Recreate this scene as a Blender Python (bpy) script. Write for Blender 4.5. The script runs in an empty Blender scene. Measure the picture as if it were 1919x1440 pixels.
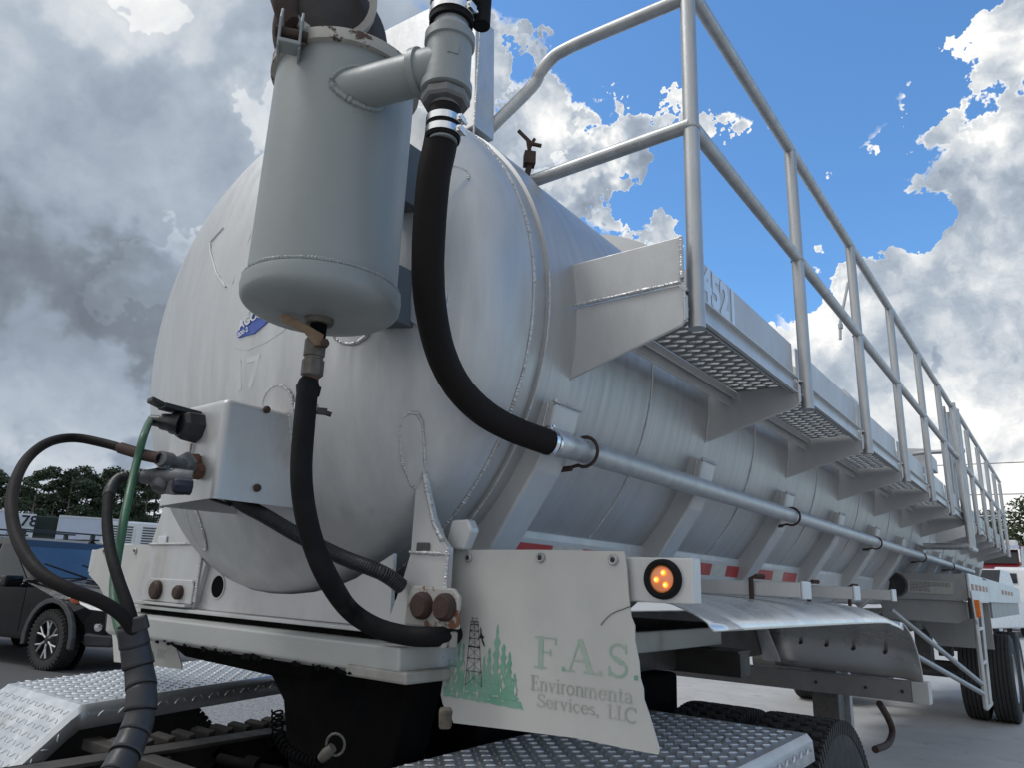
import bpy, math, random
from mathutils import Vector, Matrix
random.seed(7)
PI = math.pi
S = bpy.context.scene
# ------------------------------------------------------------------ camera (eye is the world origin, ground is z = GZ)
GZ = -1.42
cam_d = bpy.data.cameras.new("camera"); cam = bpy.data.objects.new("camera", cam_d); S.collection.objects.link(cam)
Rv, Uv, Fv = Vector((0.80185, 0.59627, 0.03935)), Vector((0.12735, -0.23490, 0.96364)), Vector((-0.58394, 0.76765, 0.26429))
Rv.normalize(); Fv = (Fv - Rv*Fv.dot(Rv)).normalized(); Uv = Rv.cross(Fv)
cam.matrix_world = Matrix(((Rv.x, Uv.x, -Fv.x, 0), (Rv.y, Uv.y, -Fv.y, 0), (Rv.z, Uv.z, -Fv.z, 0), (0, 0, 0, 1)))
cam_d.sensor_width = 36; cam_d.lens = 1359.87/1919*36; cam_d.clip_start = .05; cam_d.clip_end = 3000
S.camera = cam
S.view_settings.view_transform = 'Standard'; S.view_settings.look = 'None'
S.view_settings.exposure = 0.38; S.view_settings.gamma = 1
# ------------------------------------------------------------------ sun
SUN_EL, SUN_AZ = math.radians(56), Vector((-0.80, -0.60, 0))   # soft light through cloud, from the left and front
sun_d = bpy.data.lights.new("sun", 'SUN'); sun_d.energy = 1.0; sun_d.angle = math.radians(18); sun_d.color = (1, .99, .97)
sun = bpy.data.objects.new("sun", sun_d); S.collection.objects.link(sun)
sdir = (SUN_AZ.normalized()*math.cos(SUN_EL) + Vector((0, 0, math.sin(SUN_EL)))).normalized()
sun.rotation_euler = sdir.to_track_quat('Z', 'Y').to_euler(); sun.location = (0, 0, 30)
# ------------------------------------------------------------------ world: Nishita sky seen through broken cumulus
W = bpy.data.worlds.new("World"); S.world = W; W.use_nodes = True
W.cycles.sampling_method = 'MANUAL'; W.cycles.sample_map_resolution = 512
nt = W.node_tree; nt.nodes.clear(); NN = nt.nodes.new; LK = nt.links.new
def nd(t, **k):
    n = NN(t)
    for a, v in k.items(): setattr(n, a, v)
    return n
def mth(op, a, b=None, c=None, clamp=False):
    n = nd('ShaderNodeMath', operation=op); n.use_clamp = clamp
    for i, v in enumerate((a, b, c)):
        if v is None: continue
        if isinstance(v, (int, float)): n.inputs[i].default_value = v
        else: LK(v, n.inputs[i])
    return n.outputs[0]
def vm(op, a, b=None, scale=None):
    n = nd('ShaderNodeVectorMath', operation=op)
    for i, v in enumerate((a, b)):
        if v is None: continue
        if isinstance(v, (tuple, Vector)): n.inputs[i].default_value = v
        else: LK(v, n.inputs[i])
    if scale is not None: n.inputs['Scale'].default_value = scale
    return n.outputs['Value'] if op == 'DOT_PRODUCT' else n.outputs[0]
def noi(v, sc, det=8, rough=.5, dist=0, col=False):
    n = nd('ShaderNodeTexNoise'); LK(v, n.inputs['Vector'])
    n.inputs['Scale'].default_value = sc; n.inputs['Detail'].default_value = det
    n.inputs['Roughness'].default_value = rough; n.inputs['Distortion'].default_value = dist
    return n.outputs['Color' if col else 'Fac']
def sstep(v, a, b):
    n = nd('ShaderNodeMapRange', interpolation_type='SMOOTHSTEP'); LK(v, n.inputs[0])
    n.inputs[1].default_value = a; n.inputs[2].default_value = b; return n.outputs[0]
def blobs(v, items, soft=.55):
    tot = None
    for d, deg, amp in items:
        dp = vm('DOT_PRODUCT', v, Vector(d).normalized())
        f = sstep(dp, math.cos(math.radians(deg*(1+soft))), math.cos(math.radians(deg*(1-soft))))
        f = mth('MULTIPLY', f, amp); tot = f if tot is None else mth('ADD', tot, f)
    return tot
dirn = nd('ShaderNodeTexCoord').outputs['Generated']
warp = vm('SCALE', vm('SUBTRACT', noi(dirn, 2.6, 2, .5, col=True), (.5, .5, .5)), scale=.20)
dv = vm('ADD', dirn, warp)
w2 = vm('SCALE', vm('SUBTRACT', noi(dirn, 14, 5, .62, col=True), (.5, .5, .5)), scale=.06)
dw = vm('ADD', dv, w2)
def billow(v, sc, smooth=.25):
    n = nd('ShaderNodeTexVoronoi', feature='F1'); LK(v, n.inputs['Vector']); n.inputs['Scale'].default_value = sc
    return mth('SUBTRACT', .45, n.outputs['Distance'])
def field(v):
    a = mth('MULTIPLY', mth('SUBTRACT', noi(v, 3.2, 7, .62), .5), 1.35)
    b = mth('MULTIPLY', billow(v, 10), .26); c = mth('MULTIPLY', billow(v, 27), .12)
    return mth('ADD', a, mth('ADD', b, c))
fA = field(dw)
LD = Vector((-0.2262, 0.5817, 0.7813)).normalized()*.028
fB = field(vm('ADD', dw, tuple(LD)))
cum = blobs(dirn, [((-0.1456, 0.9149, 0.3766), 22, 1.0), ((-0.3199, 0.7851, 0.5304), 12, .8), ((-0.416, 0.6268, 0.6588), 6, .6), ((0.005642, 0.8542, 0.5199), 9, .8), ((.6, .2, .5), 30, .6), ((.7, -.7, .3), 30, .6)])
cum = mth('MINIMUM', cum, 1.0)
dv3 = vm('ADD', dw, vm('SCALE', vm('SUBTRACT', noi(dirn, 9, 5, .6, col=True), (.5, .5, .5)), scale=.055))
clear = blobs(dv3, [((-0.2784, 0.6816, 0.6767), 5.2, -.62), ((-0.212, 0.7265, 0.6537), 5.5, -.62), ((-0.2575, 0.6366, 0.727), 10, -.5), ((-0.1413, 0.7857, 0.6023), 5.5, -.66), ((-0.122, 0.7095, 0.6941), 10, -.5), ((-0.1145, 0.8464, 0.5201), 4.2, -.62), ((-0.3699, 0.6517, 0.6621), 3.2, -.42), ((-0.3302, 0.7015, 0.6315), 3.2, -.36), ((-0.2633, 0.8657, 0.4258), 1.8, -.6), ((-0.1219, 0.8848, 0.4496), 1.8, -.3), ((-0.1999, 0.7941, 0.5739), 4.0, -.6), ((.9, .2, .55), 10, -.4)], .5)
solid = blobs(dirn, [((-0.09627, 0.9522, 0.29), 14, .46), ((-0.1456, 0.9149, 0.3766), 5, .3), ((-0.3184, 0.7819, 0.5359), 4, .3), ((-0.8533, 0.3582, 0.3789), 24, .5), ((-0.4977, 0.6812, 0.5368), 8, .25), ((0.03674, 0.8621, 0.5055), 6.5, .55), ((-0.3044, 0.8144, 0.494), 4.5, 1.1), ((-0.1999, 0.7941, 0.5739), 4.5, -.45), ((-0.1233, 0.8202, 0.5586), 3.5, -.4), ((-0.3755, 0.761, 0.529), 4, .5), ((-0.2393, 0.8898, 0.3886), 5, .35), ((-0.0573, 0.9258, 0.3737), 6, .3), ((0.02623, 0.8276, 0.5607), 4.5, .5), ((-0.4276, 0.7272, 0.537), 7, .50), ((-0.3621, 0.7797, 0.5108), 5.5, .42), ((-0.4495, 0.618, 0.645), 5, .3), ((-0.1049, 0.9323, 0.3461), 8, .2), ((-.2, -1, .5), 60, .35), ])  # last entry: unseen cloud added behind the camera for its light
dens = mth('ADD', mth('ADD', fA, .52), mth('ADD', clear, solid))
alpha = sstep(dens, .40, .62)
dv2 = vm('ADD', dirn, vm('SCALE', vm('SUBTRACT', noi(dirn, 5, 5, .55, col=True), (.5, .5, .5)), scale=.30))
relief = mth('MULTIPLY', mth('SUBTRACT', fA, fB), mth('ADD', .45, mth('MULTIPLY', cum, 1.25)))
soft = mth('MULTIPLY', mth('SUBTRACT', noi(dv, 4.5, 6, .5), .5), .50)
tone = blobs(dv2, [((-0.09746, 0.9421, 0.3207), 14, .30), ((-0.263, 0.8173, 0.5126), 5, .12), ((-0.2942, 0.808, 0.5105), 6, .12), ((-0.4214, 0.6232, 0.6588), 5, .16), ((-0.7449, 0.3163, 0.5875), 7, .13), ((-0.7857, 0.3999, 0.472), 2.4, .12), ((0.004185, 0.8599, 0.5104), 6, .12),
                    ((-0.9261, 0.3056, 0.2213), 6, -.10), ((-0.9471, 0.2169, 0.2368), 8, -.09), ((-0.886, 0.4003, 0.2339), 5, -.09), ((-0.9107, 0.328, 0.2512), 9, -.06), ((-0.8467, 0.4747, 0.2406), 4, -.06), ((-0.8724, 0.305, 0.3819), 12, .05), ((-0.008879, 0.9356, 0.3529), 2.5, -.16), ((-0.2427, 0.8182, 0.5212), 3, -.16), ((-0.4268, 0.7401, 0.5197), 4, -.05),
                    ((-.6, -.7, .7), 34, .24), ((.1, -1, .35), 42, .22), ((0, 0, 1), 25, .10)], .9)  # brighter unseen cloud behind the camera, added to light the front faces
sep = nd('ShaderNodeSeparateXYZ'); LK(dirn, sep.inputs[0])
hor = mth('MULTIPLY', mth('SUBTRACT', 1.0, sstep(sep.outputs[2], .02, .26)), .26)
edge = mth('MULTIPLY', mth('SUBTRACT', 1.0, sstep(dens, .50, .80)), mth('ADD', .10, mth('MULTIPLY', cum, .16)))
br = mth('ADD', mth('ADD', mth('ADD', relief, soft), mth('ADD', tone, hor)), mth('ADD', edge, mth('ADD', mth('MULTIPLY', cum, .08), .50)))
ramp = nd('ShaderNodeValToRGB'); LK(br, ramp.inputs[0]); cr = ramp.color_ramp
cr.elements[0].position = 0; cr.elements[0].color = (.12, .14, .17, 1)
cr.elements[1].position = 1.0; cr.elements[1].color = (.80, .80, .78, 1)
for pz, c in ((.25, (.175, .205, .245, 1)), (.45, (.245, .29, .355, 1)), (.62, (.345, .395, .46, 1)), (.8, (.54, .57, .60, 1))):
    e = cr.elements.new(pz); e.color = c
sky = nd('ShaderNodeTexSky', sky_type='NISHITA'); sky.sun_disc = False; sky.sun_elevation = SUN_EL
sky.sun_rotation = math.atan2(sdir.x, sdir.y); sky.air_density = 1.0; sky.dust_density = .6; sky.ozone_density = 2.2
SKS = .10
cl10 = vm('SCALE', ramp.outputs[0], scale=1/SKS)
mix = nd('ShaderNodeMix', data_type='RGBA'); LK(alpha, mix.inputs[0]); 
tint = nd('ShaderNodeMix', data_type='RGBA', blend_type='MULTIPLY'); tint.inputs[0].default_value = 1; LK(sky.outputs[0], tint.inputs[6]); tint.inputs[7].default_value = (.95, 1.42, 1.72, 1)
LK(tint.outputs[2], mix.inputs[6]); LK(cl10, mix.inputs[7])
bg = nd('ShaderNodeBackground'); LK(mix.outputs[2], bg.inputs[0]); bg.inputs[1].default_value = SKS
wo = nd('ShaderNodeOutputWorld'); LK(bg.outputs[0], wo.inputs[0])

# ------------------------------------------------------------------ materials
def M(name, col, metal=0.0, rough=.55, col2=None, scale=6, stretch=(1, 1, 1), bump=0, bscale=60, bstretch=None, rust=0, rustscale=9, rustcol=(.10, .04, .022), dirt=0, dirtcol=(.10, .085, .07), rvar=.12, emit=None, spec=.5, coat=0, contrast=1.0):
    m = bpy.data.materials.new(name); m.use_nodes = True; t = m.node_tree; b = t.nodes['Principled BSDF']; L = t.links.new
    tc = t.nodes.new('ShaderNodeTexCoord').outputs['Object']
    def mp(s):
        n = t.nodes.new('ShaderNodeMapping'); L(tc, n.inputs[0]); n.inputs['Scale'].default_value = s; return n.outputs[0]
    def nz(v, s, d=6, r=.6):
        n = t.nodes.new('ShaderNodeTexNoise'); L(v, n.inputs[0]); n.inputs['Scale'].default_value = s; n.inputs['Detail'].default_value = d; n.inputs['Roughness'].default_value = r; return n.outputs['Fac']
    def rm(v, a, bb, c=0, d=1, smooth=False):
        n = t.nodes.new('ShaderNodeMapRange'); L(v, n.inputs[0]); n.inputs[1].default_value = a; n.inputs[2].default_value = bb; n.inputs[3].default_value = c; n.inputs[4].default_value = d
        if smooth: n.interpolation_type = 'SMOOTHSTEP'
        return n.outputs[0]
    def mx(f, a, bb):
        n = t.nodes.new('ShaderNodeMix'); n.data_type = 'RGBA'; L(f, n.inputs[0])
        for i, v in ((6, a), (7, bb)):
            if isinstance(v, tuple): n.inputs[i].default_value = (*v, 1)
            else: L(v, n.inputs[i])
        return n.outputs[2]
    if col2 is None: col2 = tuple(c*.72 for c in col)
    base = nz(mp(stretch), scale)
    c = mx(rm(base, .5-.22/contrast, .5+.22/contrast), col, col2)
    if dirt:
        c = mx(rm(nz(mp((1, 1, .45)), 3.1, 8, .65), .62-dirt*.3, .80-dirt*.2, 0, .75, True), c, dirtcol)
    mf = None
    if rust:
        r = rm(nz(mp((1, 1, 1)), rustscale, 9, .68), .70-rust*.4, .735-rust*.4, 0, 1)
        c = mx(r, c, mx(nz(mp((1, 1, 1)), 60, 4), rustcol, tuple(v*1.9 for v in rustcol))); mf = r
    L(c, b.inputs['Base Color'])
    if mf is not None and metal > .05:
        L(rm(mf, 0, 1, metal, 0), b.inputs['Metallic'])
    else: b.inputs['Metallic'].default_value = metal
    L(rm(nz(mp(stretch), scale*1.7, 5), .3, .7, max(.04, rough-rvar), min(1, rough+rvar)), b.inputs['Roughness'])
    b.inputs['Specular IOR Level'].default_value = spec
    b.inputs['Coat Weight'].default_value = coat
    if bump:
        bn = t.nodes.new('ShaderNodeBump'); bn.inputs['Strength'].default_value = min(1, bump); bn.inputs['Distance'].default_value = .002*max(1, bump)
        L(nz(mp(bstretch or stretch), bscale, 5), bn.inputs['Height']); L(bn.outputs[0], b.inputs['Normal'])
    if emit:
        b.inputs['Emission Color'].default_value = (*emit[0], 1); b.inputs['Emission Strength'].default_value = emit[1]
    return m
SHELL = M('weathered_shell_aluminium', (.51, .515, .52), .72, .46, (.41, .412, .414), 5, (.22, 5.5, .22), .25, 30, (.3, 9, .3), dirt=.10, dirtcol=(.33, .31, .29), contrast=.8)
HEAD = M('weathered_head_aluminium', (.54, .548, .556), .55, .48, (.455, .462, .468), 9, (1.6, 1.6, .16), .5, 16, (3, 3, .6), dirt=.12, dirtcol=(.39, .385, .37))
ALU = M('mill_aluminium', (.60, .605, .61), .72, .44, (.49, .495, .50), 14, (1.5, 1.5, .6), .25, 90)
PAINT = M('silver_painted_plate', (.53, .535, .54), .35, .44, (.445, .45, .453), 7, (1, 1, .4), .35, 70, dirt=.12, dirtcol=(.32, .30, .27))
APRON = M('dull_white_plate', (.43, .44, .43), .05, .5, (.36, .37, .36), 5, (.5, .5, 1.5), .3, 50, dirt=.16, dirtcol=(.16, .135, .11), rust=.055, rustscale=14)
WELD = M('weld_bead_metal', (.56, .565, .57), .6, .47, (.44, .44, .44), 14, (1, 1, 1), .5, 200, dirt=.2, dirtcol=(.35,.34,.32))
TUBEM = M('handrail_tube', (.50, .51, .515), .70, .42, (.38, .385, .39), 18, (1, 1, .25), .3, 160)
TREAD = M('tread_plate_dark', (.30, .30, .30), .85, .42, (.20, .20, .19), 20, (1, 1, 1), .2, 120)
BRIGHT = M('bright_bar', (.86, .86, .85), .9, .28, (.70, .70, .68), 30)
DIAM = M('diamond_plate', (.62, .635, .65), .72, .40, (.50, .515, .53), 10, (1, 1, 1), .3, 120, dirt=.12, dirtcol=(.33, .31, .27))
TRAPM = M('grey_enamel', (.255, .275, .272), .0, .40, (.22, .238, .238), 4, (1, 1, .5), .35, 55, rust=.012, rustscale=42, rustcol=(.03,.02,.018), dirt=.10, dirtcol=(.26,.27,.25), spec=.5)
TRAPC = M('grey_enamel_chipped', (.245, .265, .265), .0, .42, (.215, .232, .234), 6, (1, 1, 1), .4, 60, rust=.09, rustscale=24)
RIMR = M('rusty_rim', (.42, .41, .37), .0, .6, (.30, .28, .25), 10, (1, 1, 1), .5, 60, rust=.36, rustscale=22, rustcol=(.045, .022, .016))
RUST = M('rusty_iron', (.062, .034, .025), .1, .8, (.035, .021, .018), 22, (1, 1, 1), .8, 90)
RUSTL = M('brown_rusty_brass', (.25, .17, .10), .2, .55, (.15, .09, .06), 30, (1, 1, 1), .6, 120)
FIT = M('dull_fitting_metal', (.14, .13, .12), .5, .55, (.09, .075, .06), 26, (1, 1, 1), .5, 120)
CAST = M('cast_grey_metal', (.17, .178, .185), .5, .52, (.075, .075, .078), 24, (1, 1, 1), .6, 150)
GALV = M('galvanised_nipple', (.40, .42, .44), .55, .40, (.30, .31, .32), 20)
STEEL = M('stainless_band', (.85, .86, .87), 1.0, .22, (.7, .7, .7), 20)
RUB = M('black_rubber', (.006, .007, .009), 0, .68, (.012, .011, .011), 9, (1, 1, 1), .5, 150, spec=.12)
RUBB = M('brownish_rubber', (.010, .010, .011), 0, .62, (.016, .011, .010), 3, (1, 1, .4), .5, 150, spec=.12)
PLAST = M('black_plastic', (.010, .011, .013), 0, .42, (.018, .018, .020), 14, (1, 1, 1), .3, 90)
WRAP = M('grey_black_spiral_wrap', (.018, .020, .024), 0, .48, (.030, .031, .034), 8, (1, 1, 1), .3, 60)
GREEN = M('green_cable_jacket', (.028, .125, .062), 0, .5, (.035, .085, .050), 8, (1, 1, .5), .4, 90)
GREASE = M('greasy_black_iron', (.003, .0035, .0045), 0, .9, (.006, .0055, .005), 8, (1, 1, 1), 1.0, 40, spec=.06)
FRAMEB = M('dirty_frame_steel', (.022, .021, .021), .1, .65, (.075, .066, .058), 9, (1, 1, 1), .6, 60)
DARKST = M('dark_grey_steel', (.10, .098, .096), .3, .55, (.065, .06, .058), 6, (1, 1, 1), .4, 60)
TYRE = M('tyre_rubber', (.026, .027, .029), 0, .75, (.045, .043, .041), 12, (1, 1, 1), .5, 90, spec=.3)
SIGNM = M('chalky_off_white_sheet', (.485, .485, .465), 0, .62, (.40, .40, .385), 5, (1, 1, .7), .3, 40, dirt=.30, dirtcol=(.33, .32, .285))
GREENP = M('faded_green_print', (.07, .27, .18), 0, .6, (.24, .37, .30), 16, contrast=.9)
GREENF = M('much_faded_green_print', (.20, .34, .27), 0, .6, (.37, .42, .37), 14, contrast=.8)
GREYP = M('faded_grey_green_print', (.25, .29, .265), 0, .6, (.38, .39, .36), 11, contrast=.9)
INK = M('black_print', (.012, .012, .016), 0, .6)
BLUE = M('blue_decal', (.035, .085, .38), 0, .4, (.055, .11, .42), 20)
WHITE = M('white_decal', (.75, .76, .78), 0, .5, (.62, .63, .65), 40)
PEWTER = M('pale_print', (.42, .46, .44), 0, .5, (.30, .35, .34), 90)
GHOST = M('ghost_of_removed_numeral', (.515, .525, .54), .55, .42, (.55, .57, .60), 9, (1.6, 1.6, .16))
SILVERN = M('bright_silver_sticker', (.80, .79, .76), .75, .26, (.62, .58, .52), 6, (1, 1, 1))
RED = M('red_reflective_tape', (.42, .022, .020), 0, .42, (.33, .02, .02), 9)
REDW = M('worn_red_tape', (.30, .085, .065), 0, .6, (.36, .24, .19), 18)
CREAMT = M('cream_reflective_tape', (.58, .55, .47), 0, .5, (.42, .40, .35), 30)
AMB = M('amber_lens', (.66, .27, .15), 0, .25, (.60, .22, .11), 30, spec=.6, emit=((1, .30, .07), .14))
LED = M('lit_amber_led', (1, .35, .05), 0, .3, emit=((1, .30, .02), 1.5))
LEDC = M('lit_led_core', (1, .7, .3), 0, .3, emit=((1, .60, .15), 4))
AMBP = M('amber_marker', (.75, .20, .015), 0, .25, (.65, .16, .012), 30, spec=.6)
CONC = M('pale_concrete', (.50, .49, .475), 0, .8, (.38, .375, .365), 1.1, (1, 1, 1), 1.5, 25, dirt=.30, dirtcol=(.26, .25, .235), rust=.10, rustscale=6, rustcol=(.13,.12,.11), spec=.3)
ASPH = M('speckled_asphalt', (.060, .060, .062), 0, .85, (.11, .11, .112), 60, (1, 1, 1), .9, 50, spec=.3)
DECK = M('grey_deck_paint', (.31, .315, .32), .25, .5, (.25, .255, .26), 6, (1, 1, .5), .3, 60, dirt=.1, dirtcol=(.17, .16, .14))
WHITEP = M('white_painted_side', (.60, .62, .65), .1, .4, (.53, .55, .58), 5, dirt=.08, dirtcol=(.35, .34, .32))
GLASS = M('dark_vehicle_glass', (.016, .019, .022), 0, .10, (.02, .024, .028), 5, spec=.35)
BLUEG = M('reflected_sky_blue_glass', (.012, .030, .066), 0, .05, (.024, .046, .082), 2, rvar=.02, spec=.7)  # base colour holds the blue of the reflected sky
CARP = M('black_car_paint', (.004, .004, .005), 0, .12, (.006, .006, .007), 5, rvar=.03, spec=.35, coat=.35)
CARG = M('dark_grey_plastic_flare', (.045, .047, .052), 0, .45)
CHROME = M('chrome', (.80, .81, .83), 1, .14)
VWHITE = M('white_vehicle_paint', (.70, .71, .72), 0, .3, (.64, .65, .66), 5, coat=.4)
VRED = M('dark_red_vehicle_paint', (.22, .012, .018), 0, .3, (.19, .012, .016), 5, coat=.4)
BOXW = M('white_trailer_panel', (.56, .60, .68), 0, .45, (.50, .54, .62), 3)
LEAFP = M('pine_needles', (.026, .044, .022), 0, .7, (.045, .065, .030), 2.5)
LEAFB = M('broad_leaves', (.040, .062, .025), 0, .65, (.065, .09, .035), 2.5)
BARK = M('grey_bark', (.16, .13, .105), 0, .85, (.10, .08, .065), 9, (1, 1, .3), .6, 30)

# ------------------------------------------------------------------ geometry helpers
class MB:
    def __init__(s): s.v = []; s.f = []; s.m = []; s.mi = 0
    def add(s, vs, fs):
        o = len(s.v); s.v += [tuple(v) for v in vs]
        for f in fs: s.f.append(tuple(i+o for i in f)); s.m.append(s.mi)
        return s
    def box(s, a, b):
        x0, y0, z0 = [min(p, q) for p, q in zip(a, b)]; x1, y1, z1 = [max(p, q) for p, q in zip(a, b)]
        return s.add([(x0,y0,z0),(x1,y0,z0),(x1,y1,z0),(x0,y1,z0),(x0,y0,z1),(x1,y0,z1),(x1,y1,z1),(x0,y1,z1)],
              [(0,3,2,1),(4,5,6,7),(0,1,5,4),(1,2,6,5),(2,3,7,6),(3,0,4,7)])
    def obox(s, c, ax, ay, az):
        c = Vector(c); ax = Vector(ax); ay = Vector(ay); az = Vector(az)
        vs = [c+i*ax+j*ay+k*az for k in (-1,1) for i, j in ((-1,-1),(1,-1),(1,1),(-1,1))]
        return s.add(vs, [(0,3,2,1),(4,5,6,7),(0,1,5,4),(1,2,6,5),(2,3,7,6),(3,0,4,7)])
    def prism(s, poly, ext):
        ext = Vector(ext); n = len(poly); p = [Vector(q) for q in poly]
        # orientation
        nn = Vector((0,0,0))
        for i in range(n): nn += p[i].cross(p[(i+1) % n])
        if nn.dot(ext) > 0: p = p[::-1]
        return s.add(p+[q+ext for q in p], [tuple(range(n)), tuple(range(2*n-1, n-1, -1))] + [(i, i+n, (i+1) % n+n, (i+1) % n) for i in range(n)])
    def tube(s, path, r, seg=12, caps=True, closed=False):
        P = [Vector(p) for p in path]; n = len(P)
        rr = r if isinstance(r, (list, tuple)) else [r]*n
        T = []
        for i in range(n):
            a = P[(i-1) % n] if closed or i > 0 else P[i]; b = P[(i+1) % n] if closed or i < n-1 else P[i]
            t = (b-a); T.append(t.normalized() if t.length > 1e-9 else Vector((0,0,1)))
        u = T[0].cross(Vector((0,0,1)));
        if u.length < .05: u = T[0].cross(Vector((1,0,0)))
        u.normalize(); vs = []
        for i in range(n):
            u = (u - T[i]*u.dot(T[i])).normalized(); w = T[i].cross(u)
            for k in range(seg):
                a = 2*PI*k/seg; vs.append(P[i] + (u*math.cos(a)+w*math.sin(a))*rr[i])
        fs = []
        for i in range(n if closed else n-1):
            j = (i+1) % n
            for k in range(seg):
                fs.append((i*seg+k, i*seg+(k+1) % seg, j*seg+(k+1) % seg, j*seg+k))
        if caps and not closed: fs += [tuple(range(seg-1, -1, -1)), tuple(range((n-1)*seg, n*seg))]
        return s.add(vs, fs)
    def cyl(s, a, b, r, seg=20, r2=None): return s.tube([a, b], [r, r if r2 is None else r2], seg)
    def lathe(s, prof, c, ax=(0,0,1), seg=40, a0=0, a1=2*PI, up=None):
        ax = Vector(ax).normalized(); c = Vector(c)
        u = Vector(up) if up else ax.cross(Vector((0,1,0)) if abs(ax.y) < .9 else Vector((1,0,0))); u = (u-ax*u.dot(ax)).normalized(); w = ax.cross(u)
        full = abs(a1-a0-2*PI) < 1e-6; m = seg if full else seg+1; vs = []
        for r, h in prof:
            for k in range(m):
                a = a0+(a1-a0)*k/seg; vs.append(c+ax*h+(u*math.cos(a)+w*math.sin(a))*r)
        fs = []
        for i in range(len(prof)-1):
            for k in range(seg):
                k2 = (k+1) % m if full else k+1
                fs.append((i*m+k, i*m+k2, (i+1)*m+k2, (i+1)*m+k))
        return s.add(vs, fs)
    def build(s, name, mat, parent=None, smooth=False, bevel=0, flat_angle=None):
        me = bpy.data.meshes.new(name); me.from_pydata(s.v, [], s.f)
        mats = mat if isinstance(mat, (list, tuple)) else [mat]
        for x in mats: me.materials.append(x)
        if len(mats) > 1:
            for pl, i in zip(me.polygons, s.m): pl.material_index = i
        me.update()
        if smooth:
            me.polygons.foreach_set('use_smooth', [True]*len(me.polygons))
            if hasattr(me, 'set_sharp_from_angle'): me.set_sharp_from_angle(angle=math.radians(38))
        o = bpy.data.objects.new(name, me); S.collection.objects.link(o)
        if bevel:
            b = o.modifiers.new('bevel', 'BEVEL'); b.width = bevel; b.segments = 2; b.limit_method = 'ANGLE'; b.angle_limit = math.radians(40)
        attach(o, parent); return o
ROOTM = {}
def attach(o, parent):
    if parent is not None:
        o.parent = parent
        if parent in ROOTM: o.matrix_parent_inverse = Matrix.Translation(-ROOTM[parent])
def root(name, label, cat, loc, group=None):
    o = bpy.data.objects.new(name, None); S.collection.objects.link(o); o.location = loc; o.empty_display_size = .2
    ROOTM[o] = Vector(loc); o['label'] = label; o['category'] = cat
    if group: o['group'] = group
    return o
def tag(o, label, cat, group=None):
    o['label'] = label; o['category'] = cat
    if group: o['group'] = group
    return o
def kind(o, k): o['kind'] = k; return o
def rep(o, off, parent=None):            # a copy of a part (and of its own children) moved by off
    c = o.copy(); S.collection.objects.link(c); c.location = o.location + Vector(off)
    if parent is not None: c.parent = parent
    for ch in list(o.children):
        d = ch.copy(); S.collection.objects.link(d); d.parent = c
    return c
def smooth_path(pts, n=8):               # Catmull-Rom
    P = [Vector(p) for p in pts]; P = [2*P[0]-P[1]] + P + [2*P[-1]-P[-2]]; out = []
    for i in range(1, len(P)-2):
        for k in range(n):
            t = k/n; a, b, c, d = P[i-1:i+3]
            out.append(.5*((2*b)+(c-a)*t+(2*a-5*b+4*c-d)*t*t+(3*b-a-3*c+d)*t**3))
    out.append(P[-2]); return out
def resample(P, step):
    out = [P[0]]; acc = 0
    for a, b in zip(P, P[1:]):
        L = (b-a).length
        while acc+L >= step:
            t = (step-acc)/L; a = a.lerp(b, t); out.append(a.copy()); L = (b-a).length; acc = 0
        acc += L
    return out
def bead(path, r, mb=None, pitch=None):  # rippled weld bead along a path
    mb = mb or MB(); pitch = pitch or r*1.3; P = resample([Vector(p) for p in path], pitch/3)
    if len(P) < 3: return mb
    rr = [r*(.88+.18*((i % 3) == 1)+random.uniform(-.12, .12)+.16*math.sin(i*.11+len(P))) for i in range(len(P))]
    rr[0] = rr[-1] = r*.4
    return mb.tube([p+Vector([random.uniform(-.10, .10)*r for _ in range(3)]) for p in P], rr, 7)
def text_faces(txt, size, bold=False, off=.02):
    cu = bpy.data.curves.new('t', 'FONT'); cu.body = txt; cu.size = size; cu.offset = size*off if bold else 0; cu.resolution_u = 3
    ob = bpy.data.objects.new('t', cu); S.collection.objects.link(ob); bpy.context.view_layer.update()
    me = bpy.data.meshes.new_from_object(ob.evaluated_get(bpy.context.evaluated_depsgraph_get()))
    vs = [v.co.copy() for v in me.vertices]; fs = [tuple(p.vertices) for p in me.polygons]
    bpy.data.objects.remove(ob); bpy.data.meshes.remove(me); bpy.data.curves.remove(cu); return vs, fs

# ------------------------------------------------------------------ setting: ground
g = MB(); g.add([(-1500,-1500,GZ),(1500,-1500,GZ),(1500,1500,GZ),(-1500,1500,GZ)], [(0,1,2,3)])
kind(g.build('ground', CONC), 'structure')
g = MB(); g.add([(-60,-40,GZ+.004),(-8.8,-40,GZ+.004),(-8.8,7.2,GZ+.004),(-14,30,GZ+.004),(-60,60,GZ+.004)], [(0,1,2,3,4)])
kind(g.build('asphalt_lot', ASPH), 'structure')

g = MB(); g.add([(-8.8,-20,GZ+.004),(-3.4,-20,GZ+.004),(-3.4,7.6,GZ+.004),(-8.8,7.6,GZ+.004)], [(0,1,2,3)])
kind(g.build('gravel_ground', M('pale_gravel', (.30,.30,.305), 0, .9, (.13,.13,.135), 42, (1,1,1), 1.5, 60, spec=.3, contrast=1.6)), 'structure')

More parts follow.
